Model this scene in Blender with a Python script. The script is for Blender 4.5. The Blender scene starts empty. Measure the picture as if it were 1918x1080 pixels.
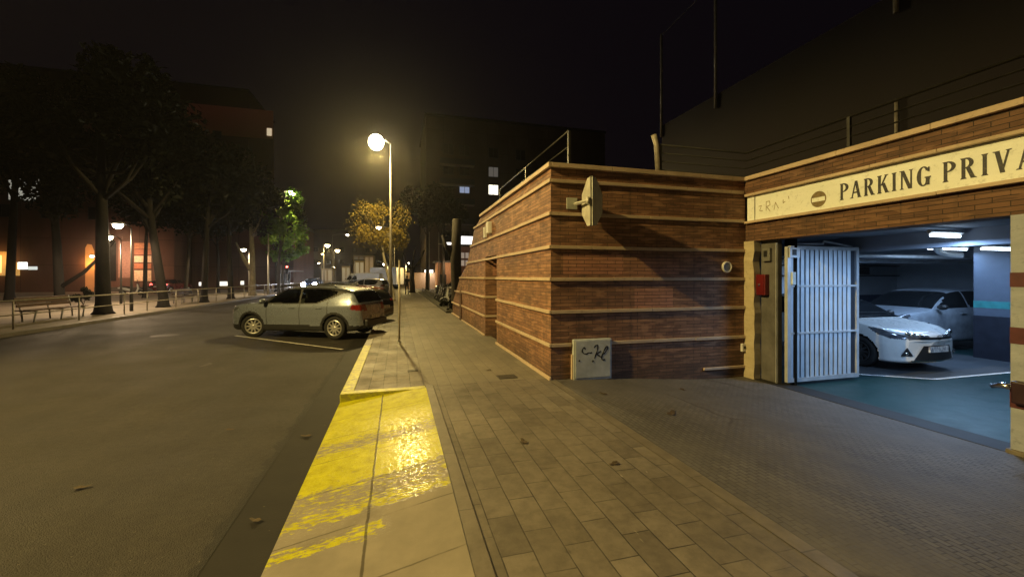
import bpy, bmesh, math, random
import numpy as np
from mathutils import Vector, Matrix

random.seed(7)
R = math.radians
sc = bpy.context.scene
col = sc.collection
CAM_H = 1.70

# ------------------------------------------------------------------ materials
MATS = {}

class NT:
    """small node-graph helper"""
    def __init__(self, name):
        self.m = bpy.data.materials.new(name)
        self.m.use_nodes = True
        self.t = self.m.node_tree
        self.t.nodes.clear()
        self.out = self.t.nodes.new('ShaderNodeOutputMaterial')
        self._uv = None

    def n(self, typ, **kw):
        nd = self.t.nodes.new(typ)
        for k, v in kw.items():
            setattr(nd, k, v)
        return nd

    def put(self, sock, v):
        if isinstance(v, bpy.types.NodeSocket):
            self.t.links.new(v, sock)
        elif v is not None:
            if sock.type == 'RGBA' and len(v) == 3:
                v = (*v, 1)
            sock.default_value = v

    def uv(self):
        if self._uv is None:
            self._uv = self.n('ShaderNodeUVMap').outputs[0]
        return self._uv

    def obj(self):
        return self.n('ShaderNodeTexCoord').outputs['Object']

    def mapping(self, vec, scale=(1, 1, 1), rot=(0, 0, 0), loc=(0, 0, 0)):
        nd = self.n('ShaderNodeMapping')
        self.put(nd.inputs[0], vec)
        nd.inputs['Location'].default_value = loc
        nd.inputs['Rotation'].default_value = rot
        nd.inputs['Scale'].default_value = scale
        return nd.outputs[0]

    def noise(self, vec, scale, detail=4, rough=.55, out=0):
        nd = self.n('ShaderNodeTexNoise')
        self.put(nd.inputs['Vector'], vec)
        nd.inputs['Scale'].default_value = scale
        nd.inputs['Detail'].default_value = detail
        nd.inputs['Roughness'].default_value = rough
        return nd.outputs[out]

    def voronoi(self, vec, scale, feature='F1', out=0):
        nd = self.n('ShaderNodeTexVoronoi', feature=feature)
        self.put(nd.inputs['Vector'], vec)
        nd.inputs['Scale'].default_value = scale
        return nd.outputs[out]

    def ramp(self, f, stops, interp='LINEAR'):
        nd = self.n('ShaderNodeValToRGB')
        cr = nd.color_ramp
        cr.interpolation = interp
        while len(cr.elements) < len(stops):
            cr.elements.new(.5)
        for e, (p, c) in zip(cr.elements, stops):
            e.position = p
            e.color = (c, c, c, 1) if isinstance(c, (int, float)) else (*c, 1)
        self.put(nd.inputs[0], f)
        return nd.outputs[0]

    def math(self, op, a, b=None, c=None, clamp=False):
        nd = self.n('ShaderNodeMath', operation=op, use_clamp=clamp)
        self.put(nd.inputs[0], a)
        if b is not None: self.put(nd.inputs[1], b)
        if c is not None: self.put(nd.inputs[2], c)
        return nd.outputs[0]

    def mix(self, f, a, b, mode='MIX'):
        nd = self.n('ShaderNodeMix', data_type='RGBA', blend_type=mode)
        self.put(nd.inputs[0], f)
        self.put(nd.inputs[6], a)
        self.put(nd.inputs[7], b)
        return nd.outputs[2]

    def sep(self, vec):
        nd = self.n('ShaderNodeSeparateXYZ')
        self.put(nd.inputs[0], vec)
        return nd.outputs

    def brick(self, vec, w, h, mortar, c1, c2, cm, offset=.5, bias=0.0, smooth=.1):
        nd = self.n('ShaderNodeTexBrick', offset=offset)
        self.put(nd.inputs['Vector'], vec)
        self.put(nd.inputs['Color1'], c1); self.put(nd.inputs['Color2'], c2); self.put(nd.inputs['Mortar'], cm)
        nd.inputs['Scale'].default_value = 1
        nd.inputs['Mortar Size'].default_value = mortar
        nd.inputs['Mortar Smooth'].default_value = smooth
        nd.inputs['Bias'].default_value = bias
        nd.inputs['Brick Width'].default_value = w
        nd.inputs['Row Height'].default_value = h
        return nd.outputs

    def bump(self, h, strength=.4, dist=.01):
        nd = self.n('ShaderNodeBump')
        self.put(nd.inputs['Height'], h)
        nd.inputs['Strength'].default_value = strength
        nd.inputs['Distance'].default_value = dist
        return nd.outputs[0]

    def bsdf(self, color, rough=.7, metal=0, spec=.5, normal=None, emit=None, estr=0, coat=0, trans=0):
        b = self.n('ShaderNodeBsdfPrincipled')
        self.put(b.inputs['Base Color'], color)
        self.put(b.inputs['Roughness'], rough)
        self.put(b.inputs['Metallic'], metal)
        b.inputs['Specular IOR Level'].default_value = spec
        b.inputs['Coat Weight'].default_value = coat
        b.inputs['Coat Roughness'].default_value = .04
        b.inputs['Transmission Weight'].default_value = trans
        if normal is not None: self.put(b.inputs['Normal'], normal)
        if emit is not None:
            self.put(b.inputs['Emission Color'], emit)
            b.inputs['Emission Strength'].default_value = estr
        self.t.links.new(b.outputs[0], self.out.inputs[0])
        return b


def plain(name, color, rough=.6, metal=0, spec=.5, var=.25, scale=6, coat=0, bump=0):
    """colour broken up by noise"""
    if name in MATS: return MATS[name]
    t = NT(name)
    v = t.noise(t.obj(), scale, 5, .6)
    lo = tuple(c * (1 - var) for c in color); hi = tuple(min(1, c * (1 + var)) for c in color)
    c = t.ramp(v, [(.3, lo), (.7, hi)])
    rr = t.math('MULTIPLY_ADD', v, .2, rough - .1, clamp=True)
    nrm = t.bump(t.noise(t.obj(), scale * 8, 4), bump, .004) if bump else None
    t.bsdf(c, rr, metal, spec, nrm, coat=coat)
    MATS[name] = t.m
    return t.m


def glow(name, color, strength):
    if name in MATS: return MATS[name]
    t = NT(name)
    t.bsdf((.5, .5, .5), .4, emit=color, estr=strength)
    MATS[name] = t.m
    return t.m


def m_asphalt():
    t = NT('asphalt'); p = t.uv()
    big = t.noise(p, .35, 5, .6)
    fine = t.noise(p, 70, 3, .7)
    agg = t.voronoi(p, 110)
    c = t.ramp(big, [(.25, (.015, .0126, .0103)), (.75, (.030, .0253, .0208))])
    c = t.mix(t.ramp(fine, [(.35, 0.0), (.75, .75)]), c, (.044, .038, .031))
    # bright stone chips
    chip = t.ramp(t.noise(p, 38, 2, .5), [(.70, 0.0), (.74, 1.0)])
    c = t.mix(t.math('MULTIPLY', chip, .7), c, (.15, .128, .10))
    # tyre wear streaks along the street
    st = t.noise(t.mapping(p, (1.1, .05, 1)), 1.4, 4, .55)
    c = t.mix(t.ramp(st, [(.42, .28), (.62, 0.0)]), c, t.mix(1.0, c, (.5, .48, .46), 'MULTIPLY'))
    pat = t.noise(p, 1.3, 6, .7)
    c = t.mix(1.0, c, t.ramp(pat, [(.3, .72), (.7, 1.2)]), 'MULTIPLY')
    c = t.mix(t.ramp(t.noise(t.mapping(p, loc=(7, 3, 0)), 1.9, 7, .75), [(.60, 0.0), (.68, .5)]), c, (.022, .020, .018))
    c = t.mix(1.0, c, t.ramp(t.noise(p, 15, 5, .75), [(.32, .70), (.68, 1.28)]), 'MULTIPLY')
    # oil stains
    oil = t.ramp(t.noise(t.mapping(p, (.6, .25, 1), loc=(3, 1, 0)), 1.1, 3), [(.60, 0.0), (.72, .6)])
    c = t.mix(oil, c, (.028, .026, .024))
    # crumbled dark edge beside the gutter
    ed = t.math('ADD', t.sep(p)[0], t.math('MULTIPLY_ADD', t.noise(p, 3.5, 6, .7), .34, -.17))
    c = t.mix(t.ramp(ed, [(.0, 0.0), (1, 0.0)]) if False else t.math('MULTIPLY', t.math('GREATER_THAN', ed, -1.24), .85), c, (.010, .009, .008))
    # sealed cracks
    cr = t.voronoi(t.mix(.12, p, t.noise(p, 1.6, 4, out=1)), .33, 'DISTANCE_TO_EDGE')
    crm = t.ramp(cr, [(.0, 1.0), (.012, 0.0)])
    c = t.mix(t.math('MULTIPLY', crm, t.ramp(t.noise(p, .5, 2), [(.58, 0.0), (.66, .45)])), c, (.018, .016, .015))
    nrm = t.bump(t.math('ADD', agg, fine), .8, .008)
    t.bsdf(c, t.ramp(big, [(.3, .62), (.7, .85)]), 0, .35, nrm)
    return t.m


def m_gutter():
    t = NT('gutter_concrete'); p = t.uv()
    v = t.noise(p, 2.2, 6, .65)
    f = t.noise(p, 60, 3)
    c = t.ramp(v, [(.3, (.008, .0068, .0058)), (.75, (.017, .0148, .0122))])
    j = t.ramp(t.math('PINGPONG', t.sep(p)[1], .35), [(.0, 1.0), (.016, 0.0)])
    c = t.mix(j, c, (.01, .009, .008))
    c = t.mix(t.ramp(t.noise(p, 24, 4), [(.70, 0), (.76, .8)]), c, (.16, .13, .07))
    t.bsdf(c, .75, 0, .3, t.bump(f, .4, .004))
    return t.m


def m_pavement():
    """long rows of worn paving blocks, rows running along the street"""
    t = NT('paving_blocks'); p = t.uv()
    wob = t.noise(p, 2.0, 3, out=1)
    q = t.mix(.012, p, wob, 'ADD')
    q = t.mapping(q, rot=(0, 0, R(90)))
    b = t.brick(q, .41, .205, .005, (.115, .098, .080), (.212, .183, .148), (.040, .034, .026), .5, -.05, .35)
    c = b[0]
    # half of the joints are worn flush
    worn = t.noise(p, 1.6, 5, .65)
    patch = t.noise(p, .55, 4, .6)
    c2 = t.brick(q, .82, .205, .003, (.145, .125, .10), (.185, .16, .128), (.10, .087, .07), .35)[0]
    c = t.mix(t.ramp(worn, [(.40, 0.0), (.66, .85)]), c, c2)
    c = t.mix(1.0, c, t.ramp(patch, [(.25, .62), (.75, 1.12)]), 'MULTIPLY')
    grime = t.ramp(t.noise(p, 9, 6, .7), [(.35, .75), (.6, 1.05)])
    c = t.mix(1.0, c, grime, 'MULTIPLY')
    # four-groove pattern of the blocks, worn
    gx = t.math('PINGPONG', t.sep(p)[0], .0512)
    gr = t.ramp(gx, [(.0, 1.0), (.006, 0.0)])
    grm = t.math('MULTIPLY', gr, t.ramp(t.noise(p, 1.3, 3), [(.55, 0.0), (.72, .35)]))
    c = t.mix(grm, c, (.10, .085, .065))
    # old whitish scuffs
    sc_ = t.ramp(t.noise(t.mapping(p, (9, 2.2, 1), rot=(0, 0, R(14))), 1.7, 2), [(.72, 0.0), (.76, .45)])
    c = t.mix(sc_, c, (.42, .38, .31))
    # chewing gum / stain spots
    sp = t.ramp(t.voronoi(p, 2.6), [(.035, .7), (.06, 0.0)])
    c = t.mix(sp, c, (.07, .06, .05))
    h = t.math('ADD', t.math('MULTIPLY', b[1], -1.0), t.math('MULTIPLY', t.noise(p, 45, 4), .35))
    t.bsdf(c, t.ramp(worn, [(.3, .75), (.7, .48)]), 0, .42, t.bump(h, .45, .006))
    return t.m


def m_far_pavement():
    t = NT('smooth_paving'); p = t.uv()
    q = t.mapping(p, rot=(0, 0, R(90)))
    b = t.brick(q, .9, .205, .004, (.17, .15, .122), (.215, .19, .152), (.08, .07, .056), .4, 0, .4)
    c = t.mix(1.0, b[0], t.ramp(t.noise(p, .7, 5, .62), [(.25, .60), (.75, 1.12)]), 'MULTIPLY')
    c = t.mix(1.0, c, t.ramp(t.noise(p, 8, 5, .7), [(.3, .8), (.65, 1.05)]), 'MULTIPLY')
    sp = t.ramp(t.voronoi(p, 1.9), [(.03, .6), (.055, 0.0)])
    c = t.mix(sp, c, (.08, .07, .055))
    t.bsdf(c, .62, 0, .4, t.bump(t.noise(p, 40, 4), .3, .005))
    return t.m


def m_slab():
    """dropped-kerb slab with worn yellow paint"""
    t = NT('painted_slab'); p = t.uv(); x, y, _ = t.sep(p)
    v = t.noise(p, 2.4, 6, .62)
    c = t.ramp(v, [(.3, (.175, .155, .125)), (.7, (.255, .225, .18))])
    # joints: one along the middle, others across and slightly skewed
    jx = t.ramp(t.math('ABSOLUTE', t.math('ADD', x, t.math('MULTIPLY_ADD', t.noise(p, 6, 3), .02, .195))), [(.0, 1.0), (.008, .9), (.012, 0.0)])
    ys = t.math('ADD', y, t.math('MULTIPLY', x, -.13))
    jy = t.ramp(t.math('PINGPONG', t.math('ADD', ys, t.math('MULTIPLY', t.noise(p, 5, 3), .02)), .32), [(.0, .9), (.010, 0.0)])
    jy = t.math('MULTIPLY', jy, t.ramp(t.noise(p, 1.8, 3), [(.36, 0), (.5, 1)]))
    j = t.math('MAXIMUM', jx, jy)
    # paint bands across the slab
    yy = t.math('ADD', ys, t.math('MULTIPLY_ADD', t.noise(p, 3.2, 5, .6), .34, -.17))
    lev = t.ramp(t.math('DIVIDE', yy, 8.0), [(.368, .0), (.378, .54), (.392, .50), (.402, .16), (.412, .34), (.420, .52), (.432, .50), (.444, .42), (.480, .46), (.492, .60), (.540, .64), (.568, .60), (.590, .44), (.618, .50), (.632, .68), (.70, .74), (.80, .95)])
    near = t.math('MULTIPLY', t.math('LESS_THAN', ys, 3.30), t.ramp(t.math('ADD', x, t.math('MULTIPLY', t.noise(p, 4, 4), .3)), [(.05, 0.0), (.16, 1.0)]))
    lev = t.math('MULTIPLY', lev, t.math('MULTIPLY_ADD', near, -.85, 1.0))
    gr = t.noise(t.mapping(p, (6, 17, 1)), 1.9, 7, .72)
    side = t.ramp(x, [(.0, .0), (.45, -.02)])
    mk = t.math('SUBTRACT', t.math('ADD', lev, .02), gr)
    mk = t.ramp(t.math('MULTIPLY_ADD', mk, 5.5, .42), [(.3, 0.0), (.62, 1.0)])
    yel = t.ramp(t.noise(p, 7, 5, .7), [(.22, (.24, .21, .008)), (.42, (.36, .34, .008)), (.75, (.50, .48, .014))])
    c = t.mix(mk, c, yel)
    c = t.mix(t.math('MULTIPLY', j, .85), c, (.05, .042, .03))
    # wrinkled glossy surface
    wr = t.noise(t.mapping(p, (10, 34, 1)), 1.5, 5, .62)
    h = t.math('ADD', t.math('MULTIPLY', wr, t.math('MULTIPLY_ADD', lev, .9, .08)), t.math('MULTIPLY', j, -1.2))
    gl = t.math('MULTIPLY', t.ramp(t.math('MULTIPLY_ADD', t.noise(t.mapping(p, (17, 44, 1), loc=(2, 5, 0)), 1.5, 5, .72), 1.0, t.math('MULTIPLY', lev, .16)), [(.58, 0.0), (.68, 1.0)]), t.ramp(lev, [(.08, .15), (.3, 1.0), (.66, 1.0), (.76, .22)]))
    rough = t.math('MULTIPLY_ADD', gl, -.43, .62)
    fl = t.noise(t.mapping(p, (26, 60, 1)), 1.6, 4, .65)
    h = t.math('ADD', h, t.math('MULTIPLY', fl, .55))
    b_ = t.bsdf(c, rough, 0, .5, t.bump(h, .20, .005))
    t.put(b_.inputs['Specular IOR Level'], t.math('MULTIPLY_ADD', gl, .44, .06))
    return t.m


def m_kerb(name, yellow):
    t = NT(name); p = t.uv()
    v = t.noise(p, 5, 6, .65)
    c = t.ramp(v, [(.3, (.100, .086, .068)), (.7, (.165, .143, .114))])
    if yellow:
        w = t.ramp(t.noise(t.mapping(p, (5, 5, 1)), 2.2, 6, .7), [(.42, 0.0), (.50, 1.0)])
        c = t.mix(t.math('MAXIMUM', w, .35 if yellow < 1 else .6), c, t.ramp(v, [(.2, (.32, .30, .02)), (.8, (.52, .50, .04))]))
    j = t.ramp(t.math('PINGPONG', t.sep(p)[1], .5), [(.0, 1.0), (.008, 0.0)])
    c = t.mix(t.math('MULTIPLY', j, .8), c, (.04, .035, .03))
    t.bsdf(c, .5, 0, .45, t.bump(t.noise(p, 30, 5), .35, .006))
    return t.m


def m_driveway():
    """small setts in a fine grid, very worn"""
    t = NT('driveway_setts'); p = t.uv()
    wob = t.noise(p, 1.5, 3, out=1)
    q = t.mix(.02, p, wob, 'ADD')
    b = t.brick(t.mapping(q, rot=(0, 0, R(90))), .10, .052, .006, (.095, .088, .083), (.132, .122, .115), (.045, .041, .038), .5, 0, .45)
    worn = t.ramp(t.noise(p, .8, 5, .65), [(.38, 0.0), (.60, .82)])
    c = t.mix(worn, b[0], t.ramp(t.noise(p, 3, 6, .7), [(.3, (.085, .078, .072)), (.7, (.128, .117, .108))]))
    c = t.mix(1.0, c, t.ramp(t.noise(p, .9, 5, .6), [(.25, .68), (.75, 1.12)]), 'MULTIPLY')
    # cracks and larger repair outlines
    cr = t.voronoi(t.mix(.25, p, t.noise(p, 1.2, 4, out=1)), .55, 'DISTANCE_TO_EDGE')
    crm = t.math('MULTIPLY', t.ramp(cr, [(.0, 1.0), (.014, 0.0)]), t.ramp(t.noise(p, .9, 2), [(.48, 0), (.58, .8)]))
    c = t.mix(crm, c, (.05, .042, .035))
    sp = t.ramp(t.voronoi(p, 1.7), [(.03, .75), (.055, 0.0)])
    c = t.mix(sp, c, (.06, .052, .045))
    h = t.math('ADD', t.math('MULTIPLY', t.math('MULTIPLY', b[1], t.math('SUBTRACT', 1.0, worn)), -.35), t.math('MULTIPLY', t.noise(p, 28, 5), .8))
    t.bsdf(c, .7, 0, .35, t.bump(h, .6, .008))
    return t.m


def m_brick(name, dark=1.0, patches=False):
    t = NT(name); p = t.uv(); x, z, _ = t.sep(p)
    q = t.mix(.004, p, t.noise(p, 3, 3, out=1), 'ADD')
    k = dark
    b = t.brick(q, .29, .060, .0045, (.225 * k, .112 * k, .066 * k), (.350 * k, .182 * k, .104 * k), (.060 * k, .042 * k, .030 * k), .5, -.1, .25)
    c = b[0]
    ton = t.noise(p, .8, 5, .65)
    c = t.mix(1.0, c, t.ramp(ton, [(.25, .55), (.75, 1.18)]), 'MULTIPLY')
    # individual burnt / pale bricks
    pick = t.noise(t.mapping(p, (3.45, 16.7, 1)), 1.0, 0)
    c = t.mix(t.ramp(pick, [(.62, 0.0), (.68, .55)]), c, (.40 * k, .22 * k, .13 * k))
    c = t.mix(t.ramp(pick, [(.30, .5), (.36, 0.0)]), c, (.075 * k, .042 * k, .032 * k))
    soot = t.ramp(t.noise(t.mapping(p, (.9, 2.2, 1)), 1.2, 5, .65), [(.5, 0.0), (.75, .55)])
    c = t.mix(soot, c, (.055 * k, .042 * k, .036 * k))
    # damp and splash dirt near the ground, streaks under the courses
    base_ = t.math('MULTIPLY', t.ramp(t.math('ADD', z, t.math('MULTIPLY_ADD', t.noise(p, 2.5, 5, .65), .5, -.25)), [(.0, .7), (.42, 0.0)]), .85)
    c = t.mix(base_, c, (.045 * k, .034 * k, .026 * k))
    stk = t.ramp(t.noise(t.mapping(p, (7, .45, 1)), 1.3, 4, .6), [(.56, 0.0), (.74, .5)])
    c = t.mix(stk, c, (.060 * k, .044 * k, .035 * k))
    # mortar runs and dusty bloom
    bl = t.ramp(t.noise(p, 14, 6, .75), [(.60, 0.0), (.72, .28)])
    c = t.mix(bl, c, (.30 * k, .22 * k, .17 * k))
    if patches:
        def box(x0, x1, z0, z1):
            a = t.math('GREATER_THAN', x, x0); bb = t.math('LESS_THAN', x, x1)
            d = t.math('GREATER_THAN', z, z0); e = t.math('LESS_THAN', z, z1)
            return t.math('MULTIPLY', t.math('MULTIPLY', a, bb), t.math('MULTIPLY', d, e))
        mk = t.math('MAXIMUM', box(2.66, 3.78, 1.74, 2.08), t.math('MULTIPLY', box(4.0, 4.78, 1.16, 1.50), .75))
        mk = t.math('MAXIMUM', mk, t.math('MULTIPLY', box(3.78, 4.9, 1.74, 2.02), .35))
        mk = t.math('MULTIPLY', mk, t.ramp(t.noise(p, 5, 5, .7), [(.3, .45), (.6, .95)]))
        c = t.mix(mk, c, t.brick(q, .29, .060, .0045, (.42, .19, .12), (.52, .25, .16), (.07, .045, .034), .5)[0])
    h = t.math('ADD', t.math('MULTIPLY', b[1], -1.0), t.math('MULTIPLY', t.noise(p, 60, 4), .4))
    t.bsdf(c, .72, 0, .35, t.bump(h, .65, .010))
    return t.m


def m_stone(name, lo, hi, rough=.65):
    t = NT(name); p = t.uv()
    c = t.ramp(t.noise(t.mapping(p, (1, 3, 1)), 2.5, 6, .68), [(.28, lo), (.72, hi)])
    dirt = t.ramp(t.noise(p, 11, 6, .75), [(.55, 0.0), (.72, .55)])
    c = t.mix(dirt, c, tuple(v * .35 for v in lo))
    t.bsdf(c, rough, 0, .35, t.bump(t.noise(p, 35, 5), .4, .006))
    return t.m


def m_garage_floor():
    t = NT('painted_garage_floor'); p = t.uv()
    c = t.ramp(t.noise(t.mapping(p, (.8, 1.6, 1)), 1.3, 6, .62), [(.25, (.009, .034, .038)), (.8, (.016, .050, .054))])
    scuff = t.ramp(t.noise(t.mapping(p, (.35, 1.2, 1), rot=(0, 0, R(12))), 1.1, 3, .5), [(.35, 0.0), (.85, .5)])
    c = t.mix(scuff, c, (.02, .035, .038))
    t.bsdf(c, t.ramp(t.noise(p, 3, 5), [(.3, .30), (.7, .48)]), 0, .16, None)
    return t.m


def m_car(name, color, metal=.0, rough=.32, dirt=.22):
    t = NT(name)
    bf = t.n('ShaderNodeNewGeometry').outputs['Backfacing']
    dust = t.noise(t.obj(), 5, 6, .65)
    c = t.mix(t.ramp(dust, [(.45, 0.0), (.8, dirt)]), color, tuple(.5 * v + .03 for v in color))
    c = t.mix(bf, c, (.010, .010, .011))
    t.bsdf(c, t.math('MULTIPLY_ADD', dust, .18, rough - .09), t.math('MULTIPLY', t.math('SUBTRACT', 1.0, bf), metal), .5, coat=.55)
    return t.m


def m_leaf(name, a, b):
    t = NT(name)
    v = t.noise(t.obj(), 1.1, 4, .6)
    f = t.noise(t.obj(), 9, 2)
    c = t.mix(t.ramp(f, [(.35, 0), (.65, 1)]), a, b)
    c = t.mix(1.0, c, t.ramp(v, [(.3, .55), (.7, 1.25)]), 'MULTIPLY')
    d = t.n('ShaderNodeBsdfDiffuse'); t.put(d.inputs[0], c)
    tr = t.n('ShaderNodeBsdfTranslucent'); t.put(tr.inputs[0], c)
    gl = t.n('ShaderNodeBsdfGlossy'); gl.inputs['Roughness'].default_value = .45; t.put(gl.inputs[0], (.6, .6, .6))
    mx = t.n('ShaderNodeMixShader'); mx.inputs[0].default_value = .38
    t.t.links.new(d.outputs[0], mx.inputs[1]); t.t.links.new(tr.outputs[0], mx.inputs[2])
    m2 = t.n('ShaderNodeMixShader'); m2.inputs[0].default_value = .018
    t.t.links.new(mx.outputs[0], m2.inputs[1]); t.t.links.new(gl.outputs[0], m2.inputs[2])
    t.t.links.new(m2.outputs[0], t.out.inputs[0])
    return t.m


def m_bark(name, lo, hi):
    t = NT(name); p = t.obj()
    c = t.ramp(t.noise(t.mapping(p, (1, 1, .35)), 6, 6, .65), [(.3, lo), (.7, hi)])
    c = t.mix(t.ramp(t.noise(p, 3, 4), [(.55, 0.0), (.62, .6)]), c, hi)
    t.bsdf(c, .85, 0, .25, t.bump(t.noise(t.mapping(p, (1, 1, .3)), 14, 5), .6, .02))
    return t.m


def m_facade(name, color, w=3.2, h=3.0):
    """distant render with storey joints and stains"""
    t = NT(name); p = t.uv()
    b = t.brick(p, w, h, .03, color, tuple(v * .82 for v in color), tuple(v * .5 for v in color), 0.0)
    c = t.mix(1.0, b[0], t.ramp(t.noise(t.mapping(p, (1, .35, 1)), .35, 6, .65), [(.3, .65), (.7, 1.15)]), 'MULTIPLY')
    t.bsdf(c, .8, 0, .3)
    return t.m


MATS['asphalt'] = m_asphalt(); MATS['gutter'] = m_gutter(); MATS['pavement'] = m_pavement(); MATS['farpave'] = m_far_pavement()
MATS['slab'] = m_slab(); MATS['kerb'] = m_kerb('kerb_stone', 0); MATS['kerb_y'] = m_kerb('kerb_yellow', 1); MATS['kerb_w'] = m_kerb('kerb_worn_yellow', .5)
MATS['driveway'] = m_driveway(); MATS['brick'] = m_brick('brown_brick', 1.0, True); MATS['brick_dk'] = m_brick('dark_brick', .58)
MATS['band'] = m_stone('band_stone', (.40, .30, .21), (.56, .44, .32)); MATS['beige'] = m_stone('beige_render', (.38, .32, .20), (.52, .45, .30))
MATS['gfloor'] = m_garage_floor()
MATS['lotfloor'] = plain('dark_stall_floor', (.055, .062, .07), .45, var=.3, scale=2)
MATS['signpan'] = m_stone('cream_sign', (.78, .82, .76), (.87, .90, .85), .5)  # cool tint on the cream board stands in for cool light
MATS['grey_metal'] = plain('grey_metal', (.22, .22, .21), .5, .6)
MATS['dark_metal'] = plain('dark_metal', (.035, .034, .033), .5, .3)
MATS['pole_metal'] = plain('pole_metal', (.30, .27, .22), .5, .25, var=.3, scale=10)
MATS['galv'] = plain('galvanised', (.52, .55, .58), .42, .35, var=.18, scale=4)
MATS['gate'] = plain('gate_slats', (.58, .65, .72), .4, .25, var=.14, scale=3)
MATS['white_paint'] = plain('white_paint', (.62, .61, .58), .5, var=.12)
MATS['road_white'] = plain('road_white', (.42, .40, .36), .7, var=.5, scale=9)
MATS['black'] = plain('black_plastic', (.012, .012, .013), .5, var=.3)
MATS['rubber'] = plain('rubber', (.014, .014, .014), .85, var=.3, spec=.3)
MATS['dark_void'] = plain('dark_void', (.006, .006, .006), .9, spec=.1)
MATS['bark'] = m_bark('bark', (.020, .016, .012), (.048, .040, .030)); MATS['bark_pale'] = m_bark('pale_bark', (.17, .145, .10), (.33, .29, .21))
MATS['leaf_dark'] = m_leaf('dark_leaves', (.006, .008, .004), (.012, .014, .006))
MATS['leaf_green'] = m_leaf('green_leaves', (.10, .20, .030), (.17, .28, .045))
MATS['leaf_yellow'] = m_leaf('autumn_leaves', (.34, .25, .05), (.48, .36, .08))
MATS['wood'] = plain('bench_wood', (.075, .042, .024), .6, var=.35, scale=9)
MATS['glass_dark'] = plain('dark_glass', (.010, .012, .014), .06, var=.1, spec=.8)
MATS['red_enamel'] = plain('red_enamel', (.12, .008, .010), .35, var=.15)  # red lowered so the colour carries the shade inside the jamb
MATS['chrome'] = plain('chrome', (.55, .56, .57), .2, 1.0, var=.05)
MATS['rimmetal'] = plain('wheel_alloy', (.55, .54, .52), .32, .7, var=.08)
def m_ink():
    t = NT('letter_paint')
    f = t.ramp(t.noise(t.obj(), 16, 6, .75), [(.52, 0.0), (.72, .7)])
    t.bsdf(t.mix(f, (.035, .036, .048), (.22, .20, .15)), .6); return t.m
MATS['ink'] = m_ink()
MATS['pillar_cool_light'] = m_stone('pillar_render', (.27, .30, .36), (.38, .41, .48))  # bluish tint puts cool light into the pillar colour

# ------------------------------------------------------------------ mesh builder

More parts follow.
